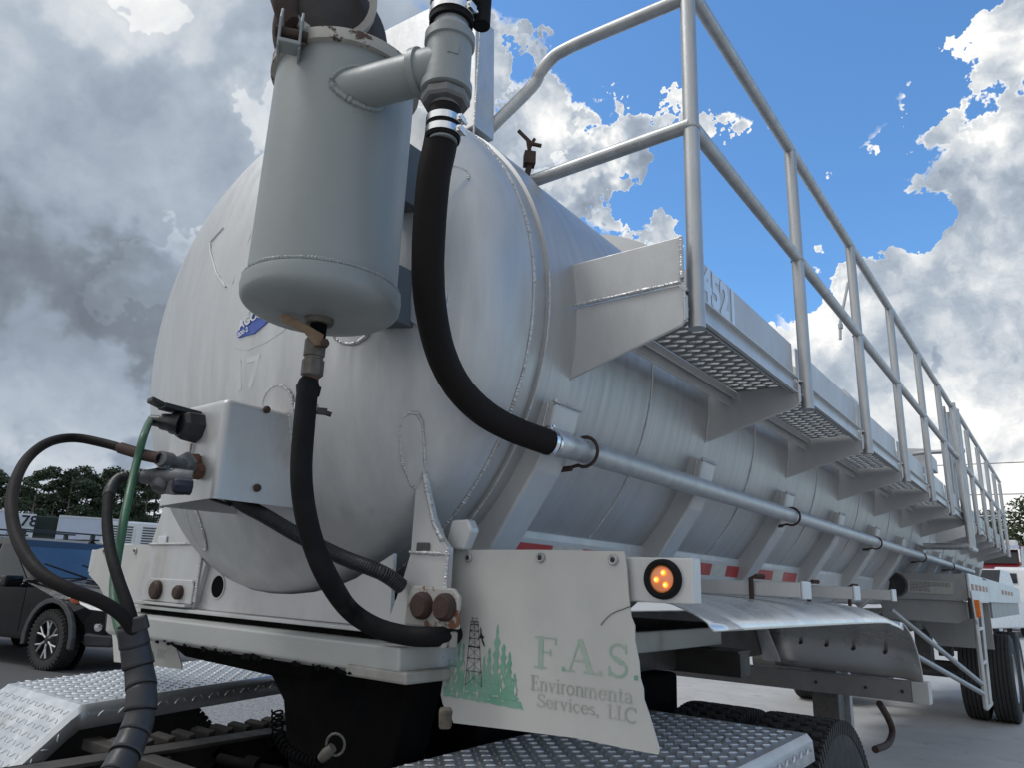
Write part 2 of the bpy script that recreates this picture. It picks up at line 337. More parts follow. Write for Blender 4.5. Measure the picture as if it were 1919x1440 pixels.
# ================================================================== TANK TRAILER
TX, TZ, TR = -2.02, .80, .88
Y0, DY = 1.80, 1.11
T = root('tank_trailer', 'long weathered aluminium vacuum tank trailer with grey filter canister and railed side walkway', 'tank trailer', (TX, 8.0, GZ))
def circ(r, y, a0, a1, n):   # angle from +X
    return [(TX+r*math.cos(a0+(a1-a0)*i/n), y, TZ+r*math.sin(a0+(a1-a0)*i/n)) for i in range(n+1)]
YEND = 14.9
m = MB(); prof = [(TR, 1.574), (TR, YEND)]
for i in range(1, 9):
    a = i/8*PI/2; prof.append((TR*math.cos(a), YEND+.38*math.sin(a)))
m.lathe(prof, (TX, 0, TZ), (0,1,0), 128)
shell = m.build('tank_shell', SHELL, T, True)
# front head (dished)
m = MB(); prof = []
for i in range(0, 29):
    a = i/28*PI/2; prof.append((TR*math.sin(a)+.0005, 1.53-.38*math.cos(a)))
prof.append((TR+.001, 1.575)); m.lathe(prof, (TX, 0, TZ), (0,1,0), 128)
head = m.build('front_head', HEAD, T, True)
def hy(x, z, lift=0):
    q = 1-((x-TX)**2+(z-TZ)**2)/TR**2
    return 1.53-.38*math.sqrt(max(q, 0.0))-lift
bead(circ(TR-.001, 1.585, -2.2, 1.9, 300), .0072).build('weld_bead', WELD, shell, True)
# overlap band behind the seam
m = MB(); m.lathe([(TR, 1.65), (TR+.012, 1.652), (TR+.012, 1.80), (TR, 1.802)], (TX,0,TZ), (0,1,0), 128)
m.build('front_band', SHELL, shell, True)
bead(circ(TR+.010, 1.652, -2.2, .12, 150), .0042).build('weld_bead', WELD, shell, True)
# stiffening rings over the top of the shell at every bracket
m = MB(); yy = 0
m.lathe([(TR-.004, -.012), (TR+.115, -.012), (TR+.115, .012), (TR-.004, .012)], (TX, Y0+DY+.05, TZ), (0,1,0), 64, math.radians(-180), math.radians(0), up=(1,0,0))
ring = m.build('stiffener_ring', SHELL, shell, True)
for k in range(1, 11): rep(ring, (0, DY*k, 0))
# shell seams (thin raised circumferential bands between courses)
m = MB(); bead(circ(TR+.001, 2.35, -1.7, .05, 120), .004, m); s0 = m.build('course_seam', WELD, shell, True)
for k in range(1, 10): rep(s0, (0, DY*k, 0))
# lower hat-section ribs
def rib_poly(y):
    out = [(-1.128, .505), (-1.155, .395), (-1.195, .315), (-1.345, .10), (-1.44, -.02), (-1.54, -.10)]
    inn = []
    for i in range(9):
        a = math.radians(-65+ i*(47)/8); inn.append((TX+(TR-.012)*math.cos(a), TZ+(TR-.012)*math.sin(a)))
    return [(x, y, z) for x, z in out+inn]
m = MB(); m.prism(rib_poly(1.70), (0, .13, 0)); rib0 = m.build('hat_section_rib', PAINT, T, bevel=.008)
bead([(-1.13, 1.69, .512), (-1.13, 1.84, .512)], .006).build('weld_bead', WELD, rib0, True)
bead([(-1.155, 1.698, .515), (-1.175, 1.698, .43), (-1.21,1.698,.40)], .004).build('weld_bead', WELD, rib0, True)
for k in range(1, 12): rep(rib0, (0, DY*k-.03, 0))
# longitudinal lower rail and tape
m = MB(); m.prism([(-1.50, 1.86, .182), (-1.415, 1.86, .172), (-1.40, 1.86, .165), (-1.40, 1.86, .142), (-1.43, 1.86, .02), (-1.50, 1.86, -.05)], (0, 12.4, 0))
lrail = m.build('lower_side_rail', PAINT, T, bevel=.003)
bead([(-1.45, 1.9, .186), (-1.45, 7.5, .186)], .007).build('weld_bead', WELD, lrail, True)
yt = 1.84; i = 0
m = MB()
while yt < 4.9:
    ln = .27 if i % 2 == 0 else .20
    mm = MB(); mm.prism([(-1.403, yt, .126), (-1.418, yt, .073), (-1.415, yt, .072), (-1.400, yt, .126)], (0, ln-.004, 0)); mm.build('reflective_tape', RED if i % 2 == 0 else CREAMT, lrail)
    yt += ln; i += 1
# dam box on top of the tank, right behind the canister
m = MB(); m.prism([(-2.42,1.66,1.50), (-2.072, 1.66, 2.199), (-1.976, 1.66, 2.2), (-1.746, 1.66, 2.182), (-1.615, 1.66, 2.148), (-1.499, 1.66, 2.034), (-1.473, 1.66, 1.542)], (0,.11,0)); dam = m.build('overturn_dam_box', ALU, shell, bevel=.004)
bead([(-1.477, 1.662, 1.50), (-1.477, 1.662, 2.03)], .004).build('weld_bead', WELD, dam, True)
m = MB(); m.box((-1.60, 1.675, 2.031), (-1.50, 1.73, 2.20)); m.build('pipe_stub', DARKST, dam, bevel=.01)
# wing nut valve on the shell crown
m = MB(); c0 = Vector((-1.36, 1.837, 1.491))
m.obox(c0+Vector((0,0,-.03)), (.014,.014,0), (-.014,.014,0), (0,0,.024)); m.cyl(c0+Vector((0,0,-.05)), c0+Vector((-.03,0,-.22)), .011, 10); m.cyl(c0, c0+Vector((-.006,-.006,.05)), .0075, 8)
m.cyl(c0+Vector((0,0,.035)), c0+Vector((.034,.022,.025)), .0075, 8); m.cyl(c0+Vector((0,0,.04)), c0+Vector((-.034,-.026,.085)), .0075, 8)
m.cyl(c0+Vector((0,0,.02)), c0+Vector((.012,.01,.055)), .006, 8)
m.build('wing_nut', RUST, shell, True)

# --- pads, beads and marks on the head
def hp(x, z, l=.004): return (x, hy(x, z, l), z)
def hpad(name, poly, mat=HEAD, lift=.006, par=head):
    # fill polygon as a thin domed pad following the head
    cx = sum(p[0] for p in poly)/len(poly); cz = sum(p[1] for p in poly)/len(poly); vs = []; rings = (0, .35, .7, 1.0)
    n = len(poly)
    for f in rings[1:]:
        for x, z in poly: vs.append(hp(cx+(x-cx)*f, cz+(z-cz)*f, lift))
    for x, z in poly: vs.append(hp(x, z, -.004))
    vs.append(hp(cx, cz, lift)); c = len(vs)-1; fs = [((k+1) % n, k, c) for k in range(n)]
    for q in range(3): fs += [(q*n+k, q*n+(k+1) % n, (q+1)*n+(k+1) % n, (q+1)*n+k) for k in range(n)]
    mm = MB(); mm.add(vs, fs); return mm.build(name, mat, par, True)
def xz(p): return (p[0], p[2])
def stadium(x0, x1, z0, z1, n=8):
    r = (x1-x0)/2; cx = (x0+x1)/2
    return [(cx+r*math.cos(a), z1-r+r*math.sin(a)) for a in [PI*i/n for i in range(n+1)]] + [(cx-r*math.cos(a), z0+r-r*math.sin(a)) for a in [PI*i/n for i in range(n+1)]]
def padbead(poly, r=.005, closed=True, par=None):
    P = [hp(x, z, .004) for x, z in poly];
    if closed: P.append(P[0])
    Q = []
    for a, b in zip(P, P[1:]):
        for k in range(4): Q.append(Vector(a).lerp(Vector(b), k/4))
    return bead(Q, r).build('weld_bead', WELD, par or head, True)
st = [xz(v) for v in ((-1.383, 1.338, 0.3882), (-1.371, 1.335, 0.4129), (-1.355, 1.341, 0.4255), (-1.338, 1.353, 0.4233), (-1.331, 1.367, 0.4036), (-1.339, 1.388, 0.3502), (-1.352, 1.412, 0.2971), (-1.372, 1.454, 0.2314), (-1.389, 1.44, 0.2232), (-1.398, 1.405, 0.2482), (-1.398, 1.373, 0.2942), (-1.39, 1.354, 0.341))]; hpad('reinforcement_pad', st); padbead(st, .0048)
st = stadium(-1.80, -1.685, .18, .515); hpad('reinforcement_pad', st); padbead(st, .0045)
st = stadium(-1.56, -1.435, .612, .95); hpad('reinforcement_pad', st); padbead(st, .005)
st = stadium(-1.345, -1.255, .655, 1.17); hpad('reinforcement_pad', st, lift=.009); padbead(st, .006)
ov = [(-2.246+.050*math.cos(a)*.95, .134+.072*math.sin(a)) for a in [2*PI*k/20 for k in range(20)]]
hpad('reinforcement_pad', ov); padbead(ov, .0045)
tri = [xz((-2.09, 1.17, 1.076)), xz((-2.206, 1.175, 1.053)), xz((-2.098, 1.156, 0.9304)), xz((-1.993, 1.151, 0.8716)), xz((-1.952, 1.165, 1.032)), xz((-1.988, 1.194, 1.209))]
hpad('old_decal_patch', tri, HEAD, .0012)
m = MB(); m.tube([hp(*xz(v), .003) for v in ((-2.218, 1.18, 1.081), (-2.191, 1.172, 1.04), (-2.098, 1.156, 0.9304), (-2.027, 1.151, 0.8681))], .0028, 6); m.tube([hp(*xz(v), .003) for v in ((-2.218, 1.181, 1.087), (-2.15, 1.181, 1.122))], .002, 6); m.build('sealant_line', HEAD, head, True)
# oval sticker, mostly behind the canister
lc = (-1.80, .765); la, lb = .165, .088; th = math.radians(-4)
pts = [hp(lc[0]+la*math.cos(a)*math.cos(th)-lb*math.sin(a)*math.sin(th), lc[1]+la*math.cos(a)*math.sin(th)+lb*math.sin(a)*math.cos(th), .0035) for a in [2*PI*k/40 for k in range(40)]]
lp = [xz(v) for v in ((-1.92, 1.156, 0.6798), (-1.927, 1.155, 0.6944), (-1.893, 1.155, 0.736), (-1.86, 1.157, 0.771), (-1.812, 1.161, 0.7898), (-1.68, 1.18, 0.7621), (-1.677, 1.181, 0.7373), (-1.775, 1.167, 0.7237), (-1.803, 1.164, 0.7034), (-1.846, 1.161, 0.6819))]
big = [xz(v) for v in ((-1.937, 1.157, 0.6525), (-1.974, 1.152, 0.7174), (-1.918, 1.153, 0.7764), (-1.862, 1.156, 0.8056), (-1.682, 1.179, 0.7755), (-1.675, 1.183, 0.7128), (-1.731, 1.175, 0.6723), (-1.793, 1.169, 0.6484), (-1.87, 1.162, 0.6347))]
hpad('old_decal_patch', big, HEAD, .0010)
dec = hpad('blue_oval_decal', lp, BLUE, .0045)
def onhead(txt, size, org, ang, mat, par, lift=.006, sx=1.0, bold=True):
    vs, fs = text_faces(txt, size, bold); ca, sa = math.cos(ang), math.sin(ang)
    V = [hp(org[0]+(v.x*sx*ca-v.y*sa), org[1]+(v.x*sx*sa+v.y*ca), lift) for v in vs]
    mm = MB(); mm.add(V, fs); return mm.build('lettering', mat, par)
o_ = xz((-1.913, 1.155, 0.7022)); onhead('AGON', .040, o_, .30, WHITE, dec, .0075, .95)
o_ = xz((-1.915, 1.156, 0.679)); onhead('800-2', .021, o_, .30, WHITE, dec, .0075)
m = MB(); m.add([hp(*xz(v), .007) for v in ((-1.858, 1.157, 0.7605), (-1.884, 1.155, 0.7412), (-1.893, 1.155, 0.7225), (-1.875, 1.157, 0.7162), (-1.858, 1.158, 0.7301), (-1.851, 1.158, 0.7457))], [(0,1,2,3,4,5)])
m.add([hp(*xz(v), .007) for v in ((-1.845, 1.158, 0.7549), (-1.83, 1.16, 0.7357), (-1.819, 1.161, 0.724), (-1.834, 1.16, 0.7279), (-1.845, 1.158, 0.7415))], [(0,1,2,3,4)]); m.build('pale_winged_figure', PEWTER, dec)
o_ = xz((-1.936, 1.169, 0.5383)); onhead('17', .13, (o_[0], o_[1]-.02), .06, GHOST, head, .0008, .95)

# --- junction box on the head
JB = MB()
jx0, jx1, jy0, jz0, jz1 = -1.985, -1.70, 1.015, .175, .437
JB.add([(jx0+.02,jy0,jz1-.006),(jx1,jy0,jz1),(jx1,jy0,jz0),(jx0,jy0+.01,jz0-.012),
        (jx0+.01,1.30,jz1-.004),(jx1,1.30,jz1),(jx1,1.33,jz0),(jx0,1.33,jz0-.01)], [(0,3,2,1),(1,2,6,5),(0,1,5,4),(0,4,7,3)])
jb = JB.build('junction_box', PAINT, T)
bv = jb.modifiers.new('b', 'BEVEL'); bv.width = .020; bv.segments = 5; bv.limit_method = 'ANGLE'
sm = jb.modifiers.new('s', 'SOLIDIFY'); sm.thickness = .005
for pl in jb.data.polygons: pl.use_smooth = True
wn = jb.modifiers.new('w', 'WEIGHTED_NORMAL')
for q in ((-1.697, 1.133, 0.4273), (-1.697, 1.136, 0.2148)):
    m = MB(); m.lathe([(.0005,.010),(.008,.009),(.0105,.004),(.0105,0)], q, (1,0,0), 16); m.build('bolt_head', RUST, jb, True)
m = MB(); bead([(jx1-.002, hy(jx1, z)-.003, z) for z in [jz0+(jz1-jz0)*k/12 for k in range(13)]], .0055, m); m.build('weld_bead', WELD, jb, True)
# seven pin plug
P0 = Vector((-1.822, 1.012, 0.3669))
m = MB(); m.lathe([(.0005,-.048),(.033,-.048),(.040,-.038),(.043,0),(.043,.01)], P0, (0,1,0), 8); sock = m.build('plug_socket', PLAST, jb)
m = MB(); m.obox(P0+Vector((-.012,-.045,.037)), (.004,.05,-.003), (.026,-.004,0), (0,.0,.007)); m.obox(P0+Vector((-.022,-.105,.046)), (.004,.018,-.006), (.022,-.004,0), (0,0,.006)); m.build('socket_lid', PLAST, jb, bevel=.003)
P1 = P0+Vector((-.078,-.085,.010))
m = MB(); m.tube([P0+Vector((-.005,-.04,0)), P0+Vector((-.022,-.055,.003)), P0+Vector((-.024,-.057,.003)), P0+Vector((-.045,-.07,.006)), P0+Vector((-.047,-.071,.006)), P1], [.031,.029,.024,.022,.017,.014], 14); m.build('electrical_plug', PLAST, jb, True)
m = MB(); m.prism([tuple(P0+Vector((-.012,-.001,-.044))), tuple(P0+Vector((-.002,-.001,-.044))), tuple(P0+Vector((-.006,-.001,-.115))), tuple(P0+Vector((-.011,-.001,-.115)))], (0,-.0012,0)); m.build('rust_streak', M('brown_run_stain', (.22,.18,.15), 0, .7), jb)
# glad hands
G1 = Vector((-1.769, 1.012, 0.2492)); G2 = Vector((-1.696, 0.8642, 0.2516))
m = MB(); m.lathe([(.0005,-.03),(.018,-.03),(.022,-.022),(.022,.0)], G1+Vector((0,0,-.004)), (0,1,0), 8); m.lathe([(.0005,-.028),(.014,-.028),(.019,-.02),(.019,.02)], G1+Vector((-.012,-.012,.016)), (-.5,.3,.5), 6); m.build('rusty_air_union', M('orange_rust', (.13,.055,.030), .1, .8, (.08,.038,.024), 30, bump=.8, bscale=90), jb, True)
Gm = G1.lerp(G2, .5)
m = MB(); m.tube([G1+Vector((-.005,-.02,.0)), G1.lerp(G2,.3), G1.lerp(G2,.42), G1.lerp(G2,.75), G1.lerp(G2,.78), G2], [.013,.018,.019,.014,.020,.018], 14)
m.lathe([(.0005,.016),(.020,.014),(.026,.004),(.026,-.02),(.0005,-.02)], G1.lerp(G2,.35)+Vector((.0,-.012,.012)), (-.2,-.6,.75), 18)
m.build('glad_hand', CAST, jb, True)
G3 = Vector((-1.671, 0.8972, 0.2104)); G4 = Vector((-1.754, 0.8603, 0.2098))
m = MB(); m.tube([G3+Vector((.02,.03,.0)), G3, G3.lerp(G4,.5), G3.lerp(G4,.55), G4], [.018,.020,.017,.022,.016], 14)
m.lathe([(.0005,.016),(.018,.014),(.024,.004),(.024,-.02),(.0005,-.02)], G3.lerp(G4,.4)+Vector((.0,.0,-.02)), (.2,-.4,-.8), 18)
m.obox(G3+Vector((.01,0,-.026)), (.014,.004,0), (.0,.012,0), (.004,0,.016)); m.obox(G3.lerp(G4,.4)+Vector((0,0,.026)), (.012,.0,0), (.0,.008,0), (.0,0,.008))
m.build('glad_hand', CAST, jb, True)
B3 = G3+Vector((.045,.0,-.012))
m = MB(); m.lathe([(.0005,-.02),(.014,-.02),(.019,-.012),(.019,.02)], B3+Vector((-.01,.0,-.012)), (.25,.9,0), 8); m.build('blue_air_union', M('blue_black_cap', (.008,.014,.032), .1, .5), jb, True)

# --- canister (moisture trap)
CX, CY_, CR = -1.312, .983, .170
CZ0, CZ1 = .640, 1.205
m = MB(); prof = [(CR, CZ0), (CR, CZ1)]
m.lathe(prof, (CX, CY_, 0), (0,0,1), 72); can = m.build('moisture_trap_body', TRAPM, T, True)
m = MB(); prof = []
for i in range(13):
    a = i/12*PI/2; prof.append(((CR+.010)*math.sin(a)**.50+.0004, CZ0-.032-.040*max(0,math.cos(a))**.9 if i < 12 else CZ0-.032))
prof += [(CR+.012, CZ0-.018), (CR+.010, CZ0-.004), (CR, CZ0+.003)]
m.lathe(prof, (CX, CY_, 0), (0,0,1), 72); m.build('trap_bottom_cap', TRAPC, can, True)
bead([(CX+(CR+.004)*math.cos(a), CY_+(CR+.004)*math.sin(a), CZ0+.002) for a in [2*PI*k/90 for k in range(91)]], .0055).build('weld_bead', TRAPM, can, True)
m = MB(); m.lathe([(.0004, CZ0-.086), (.03, CZ0-.085), (.033, CZ0-.078), (.034, CZ0-.064)], (CX, CY_, 0), (0,0,1), 24); m.build('drain_boss', FIT, can, True)
m = MB(); m.lathe([(CR-.004, CZ1-.02), (CR+.013, CZ1-.018), (CR+.013, CZ1+.012), (CR+.006, CZ1+.016), (CR-.03, CZ1+.016)], (CX, CY_, 0), (0,0,1), 72); m.build('rim_flange', RIMR, can, True)
# open lid leaning back over the rim with its clamp ring and hinge
dn = Vector((-CX, -CY_, 0)).normalized()         # towards the road side, where the lid is seen from
side = Vector((dn.y, -dn.x, 0))
lidc = Vector((CX, CY_, CZ1)) + side*.045 + Vector((0,0,.135)) - dn*.02
lax = (dn*.86 + Vector((0,0,-.40)) - side*.25).normalized()
m = MB(); m.lathe([(.0004,.028),(.06,.025),(.11,.014),(.142,-.002),(.150,-.014),(.150,-.026),(.142,-.028),(.0004,-.02)], lidc, lax, 48)
m.build('open_lid', M('dark_rusty_lid', (.030,.028,.030), .1, .6, (.060,.040,.032), 9, bump=.5), can, True)
m = MB(); hb = Vector((-1.339, 0.8764, 1.34))
m.lathe([(.100,-.014),(.118,-.014),(.118,.014),(.100,.014),(.100,-.014)], hb+Vector((.02,.03,.075)), (dn*.9+Vector((0,0,-.2))).normalized(), 30); m.build('clamp_ring', RIMR, can, True)
m = MB(); m.tube([hb+side*.075+Vector((0,0,.07)), hb+side*.07+Vector((0,0,.03)), hb+side*.06+Vector((0,0,-.01)), hb+side*.045+Vector((0,0,-.03))], [.03,.034,.028,.02], 12); m.build('rusty_hinge_knuckle', RUST, can, True)
lg = Vector((-1.255, 0.8025, 1.189)); e = Vector((0,0,1))
for sgn in (0, 1):
    b0 = lg + side*(.045*sgn)
    m = MB(); m.prism([tuple(b0+e*.055+dn*.012), tuple(b0+e*.02+dn*.026), tuple(b0-e*.045+dn*.014), tuple(b0-e*.055-dn*.03), tuple(b0+e*.035-dn*.03)], side*.006); m.build('hinge_lug', TRAPC, can, bevel=.002)
m = MB(); m.obox(lg+side*.024-e*.035+dn*.0, side*.024, dn*.022, e*.005); m.build('hinge_lug_web', TRAPC, can, bevel=.002)
m = MB(); m.cyl(lg-side*.012, lg+side*.058, .012, 14); m.build('hinge_pin', RUST, can, True)
# brackets from trap to head
for za, zb in ((1.00, 1.18), (.65, .81)):
    m = MB(); m.obox((-1.372, (CY_+CR+1.37)/2, (za+zb)/2), (.040,0,0), (0,(1.37-CY_-CR)/2+.05,0), (0,0,(zb-za)/2)); m.build('mounting_bracket', M('dark_painted_bracket', (.075,.085,.095), 0, .5, bump=.3), can, bevel=.003)
# outlet pipe and tee
TC = Vector((-0.9473, 0.9688, 1.081)); ad = Vector((.97,.243,0)).normalized(); a0 = TC-ad*.29
m = MB(); m.tube([a0-ad*.04, TC-ad*.075], .047, 32); m.build('outlet_pipe', TRAPM, can, True)
pb = []
for k in range(61):
    a = 2*PI*k/60; w = ad.cross(Vector((0,0,1))).normalized(); up_ = w.cross(ad)
    p_ = a0 + (w*math.cos(a)+up_*math.sin(a))*.049
    # march along the pipe direction to the trap surface
    q_ = p_-ad*.1
    for _ in range(600):
        if (q_.x-CX)**2+(q_.y-CY_)**2 > (CR+.001)**2: break
        q_ += ad*.001
    pb.append(q_)
bead(pb, .008).build('weld_bead', TRAPM, can, True)
m = MB()
m.tube([TC-ad*.080, TC-ad*.078, TC-ad*.062, TC-ad*.060, TC-ad*.03, TC], [.050,.0555,.0555,.049,.049,.047], 32)
m.tube([TC+Vector((0,0,z)) for z in (-.072,-.070,-.050,-.048,.050,.052,.074,.076)], [.049,.0555,.0555,.050,.050,.0555,.0555,.048], 36); m.build('pipe_tee', TRAPC, can, True)
m = MB(); m.obox(TC+dn*.0505+Vector((0,0,.012)), (side*.012+e*.0), dn*.0012, e*.016); m.build('cast_mark', TRAPM, can, bevel=.001)
m = MB(); m.lathe([(.03,-.072),(.048,-.076),(.053,-.079),(.053,-.094),(.048,-.100),(.028,-.100)], TC, (0,0,1), 8); m.build('hex_bushing', M('grey_bushing', (.17,.185,.195), 0, .5, (.10,.095,.09), 20, rust=.12, rustscale=30), can)
m = MB(); m.cyl(TC+Vector((0,0,-.19)), TC+Vector((0,0,-.095)), .031, 28); m.build('lower_nipple', GALV, can, True)
m = MB(); m.tube([TC+Vector((0,0,z)) for z in (.070,.080,.081,.086,.087,.092,.093,.12)], [.040,.040,.042,.042,.040,.042,.040,.040], 28); m.build('threaded_nipple', GALV, can, True)
m = MB(); m.tube([TC+Vector((0,0,.106)), TC+Vector((0,0,.14)), TC+Vector((.0,.0,.42))], [.049,.048,.048], 28); uph = m.build('upper_rubber_hose', RUB, can, True)
def band(c, ax, r, w, par, scr=None, mat=STEEL):
    ax = Vector(ax).normalized(); mm = MB(); mm.lathe([(r,-w/2),(r+.0025,-w/2),(r+.0025,w/2),(r,w/2)], c, ax, 40); b_ = mm.build('hose_clamp', mat, par, True)
    if scr is not None:
        sd = Vector(scr).normalized(); sd = (sd-ax*sd.dot(ax)).normalized(); tt = ax.cross(sd)
        q = MB(); q.obox(Vector(c)+sd*(r+.006), tt*.011, sd*.006, ax*w*.42); q.cyl(Vector(c)+sd*(r+.008)-tt*.016, Vector(c)+sd*(r+.008)+tt*.018, .0042, 8); q.build('clamp_screw', STEEL, b_, bevel=.001)
    return b_
band(TC+Vector((0,0,.132)), (0,0,1), .048, .020, can, dn-side*.9)
band(TC+Vector((0,0,.168)), (0,0,1), .048, .020, can, dn-side*.9)
m = MB(); m.cyl(TC+Vector((.045,.05,.12)), TC+Vector((.045,.05,.45)), .02, 16); m.build('second_hose', RUB, can, True)
# --- big black suction hose
hA = TC+Vector((0,0,-.140))
pth = smooth_path([hA+Vector((0,0,.03)), hA, (-0.9616, 0.9759, 0.8876), (-0.9811, 0.9846, 0.8283), (-1.01, 1.012, 0.7357), (-1.042, 1.051, 0.6462), (-1.087, 1.119, 0.5778), (-1.128, 1.204, 0.5127), (-1.153, 1.303, 0.457), (-1.159, 1.416, 0.4175), (-1.158, 1.544, 0.3995), (-1.12, 1.635, 0.3816), (-1.12, 1.662, 0.3818)], 10)
# keep the hose off the head
n_ = len(pth); m = MB(); m.tube(pth, [(.0345 if i < 8 else .036)*(1+random.uniform(-.006,.006)) for i in range(n_)], 28); sh = m.build('suction_hose', RUBB, T, True)
m = MB(); m.tube([hA+Vector((0,0,.018)), hA+Vector((0,0,-.045))], [.0362,.0362], 28); m.build('rubber_cuff', RUB, sh, True)
hx = pth[10]; band(hA+Vector((0,0,-.003)), (0,0,1), .0362, .016, sh, dn-side*1.2); band(hA+Vector((0,0,-.030)), (0,0,1), .0362, .016, sh, dn-side*1.2)
he = pth[-8]; band(he, pth[-4]-pth[-12], .0368, .013, sh, (0,0,1)); band(pth[-4], pth[-1]-pth[-8], .0368, .015, sh, (0,0,1))
# --- side pipe
m = MB(); m.tube([(-1.12,1.64,.385),(-1.12,1.66,.386),(-1.12,1.73,.387),(-1.12,1.735,.387),(-1.12,12.5,.405)], [.034,.0385,.0385,.0355,.0355], 24); sp = m.build('side_pipe', ALU, T, True)
def ubolt(y):
    mm = MB(); mm.tube([(-1.20, y, .335)] + [(-1.12+.045*math.cos(a), y, .386+.045*math.sin(a)) for a in [math.radians(-120+ i*20) for i in range(13)]] + [(-1.165, y, .44)], .0055, 8); mm.cyl((-1.21,y,.337),(-1.165,y,.339),.009,6)
    return mm.build('u_bolt', RUST, sp, True)
ub = ubolt(1.845)
for y in (3.90, 5.95, 8.0, 10.1): rep(ub, (0, y-1.845, 0))

# --- walkway
XO = -.76
wk = MB()
m = MB(); m.prism([(-1.165,Y0,.835),(-.79,Y0,.835),(-.765,Y0,.80),(-.765,Y0,.735),(-.785,Y0,.712),(-1.17,Y0,.60),(-1.20,Y0,.63)], (0,.012,0))
br0 = m.build('walkway_bracket', PAINT, T, bevel=.004)
bead([(-1.16,Y0-.002,.60),(-1.142,Y0-.002,.72),(-1.142,Y0-.002,.835)], .0045).build('weld_bead', WELD, br0, True)
bead([(-.772,Y0-.001,.725),(-.772,Y0-.001,.83)], .004).build('weld_bead', WELD, br0, True)
skip = 6
BR = [br0]
for k in range(1, 12): BR.append(rep(br0, (0, DY*k-(.02 if k > 0 else 0), 0)))
m = MB(); m.prism([(-1.165,Y0-.002,.845),(-.774,Y0-.002,.845),(-.774,Y0-.002,.985),(-1.175,Y0-.002,.985)], (0,.010,0)); ep = m.build('end_toe_plate', PAINT, T, bevel=.003)
bead([(-1.16,Y0-.005,.842),(-.776,Y0-.005,.842)], .006).build('weld_bead', WELD, ep, True)
bead([(-.776,Y0-.005,.85),(-.776,Y0-.005,.985)], .006).build('weld_bead', WELD, ep, True)
bead([(-1.158,Y0-.005,.85),(-1.168,Y0-.005,.985)], .006).build('weld_bead', WELD, ep, True)
# tread bays between brackets: plate, bars beneath, inner channel, outer channel, toe board
ym = Y0+.014; L_ = DY-.03
m = MB(); m.box((-1.02, ym, .803), (-.793, ym+L_, .809)); tp0 = m.build('tread_plate', TREAD, T)
m = MB(); rr_ = random.Random(3)
for i in range(int(L_/.058)):
    for j in range(5):
        cx = -1.000+.044*j+.008; cy = ym+.03+i*.058+(.029 if j % 2 else 0)
        if cx > -.80 or cy > ym+L_-.02: continue
        ang = math.radians(20 if j % 2 else 12); ln = .024
        d1 = Vector((math.cos(ang), math.sin(ang), 0)); d2 = Vector((-d1.y, d1.x, 0)); c = Vector((cx, cy, .803))
        ring_ = [c+d1*ln*t+d2*w*.0065 for t, w in ((-1,0),(-.5,.8),(0,1),(.5,.8),(1,0),(.5,-.8),(0,-1),(-.5,-.8))]
        top = [c+d1*ln*t*.75+d2*w*.003-Vector((0,0,.005)) for t, w in ((-1,0),(-.5,.8),(0,1),(.5,.8),(1,0),(.5,-.8),(0,-1),(-.5,-.8))]
        m.add(ring_+top, [(k, k+8, (k+1) % 8+8, (k+1) % 8) for k in range(8)]+[tuple(range(8, 16))])
tb0 = kind(m.build('tread_grip_bars', BRIGHT, tp0), 'stuff')
m = MB(); m.prism([(-1.095,ym,.800),(-1.02,ym,.800),(-1.02,ym,.770),(-1.026,ym,.770),(-1.026,ym,.793),(-1.095,ym,.793)], (0,L_,0)); m.box((-1.05,ym,.74),(-1.042,ym+L_,.792)); ic0 = m.build('inner_angle', PAINT, T, bevel=.002)
m = MB(); m.prism([(-.793,ym+.02,.768),(-.785,ym+.02,.768),(-.785,ym+.02,.826),(-.765,ym+.02,.826),(-.765,ym+.02,.832),(-.793,ym+.02,.832)], (0,L_-.03,0)); m.box((-.800,ym+.02,.768),(-.772,ym+L_-.01,.774)); oc0 = m.build('outer_edge_channel', ALU, T, bevel=.002)
m = MB(); m.box((-.800, ym+.065, .862), (-.794, ym+L_+.02, .985)); tbd0 = m.build('toe_board', PAINT, T, bevel=.0015)
vs, fs = text_faces('4521', .160, True, .045)
mm = MB(); mm.add([(-.7925, 1.985+(v.x*.93), .866+v.y) for v in vs], fs); num = mm.build('number_sticker', SILVERN, T)
num['label'] = 'bright silver stencilled numerals on the toe board'
BAYS = 10
for k in range(1, BAYS+1):
    if k in (6,): continue
    for o_ in (tp0, ic0, oc0, tbd0):
        # share mesh data, copy children
        rep(o_, (0, DY*k-.015, 0))
# handrails
PR = .0232; ZT, ZM, ZB = 1.905, 1.378, .716
m = MB(); m.tube([(XO, Y0+.055, ZB), (XO, Y0+.055, ZT)], PR*1.05, 20); post0 = m.build('rail_post', TUBEM, T, True)
m = MB(); m.lathe([(PR*1.1,-.004),(PR*1.25,0),(PR*1.1,.004)], (XO, Y0+.055, ZM-.012), (0,0,1), 20); m.build('weld_bead', WELD, post0, True)
NP = 6
for k in range(1, NP): rep(post0, (0, DY*k, 0))
rep(post0, (0, DY*6-.10, 0)); rep(post0, (0, DY*6+.35, 0))
m = MB(); m.tube([(XO, Y0+.055, ZT), (XO, Y0+.055+DY*6+.25, ZT)], PR, 20); m.build('top_rail', TUBEM, T, True)
m = MB(); m.tube([(XO, Y0+.055, ZM), (XO, Y0+.055+DY*6-.1, ZM)], PR*.98, 20); m.build('middle_rail', TUBEM, T, True)
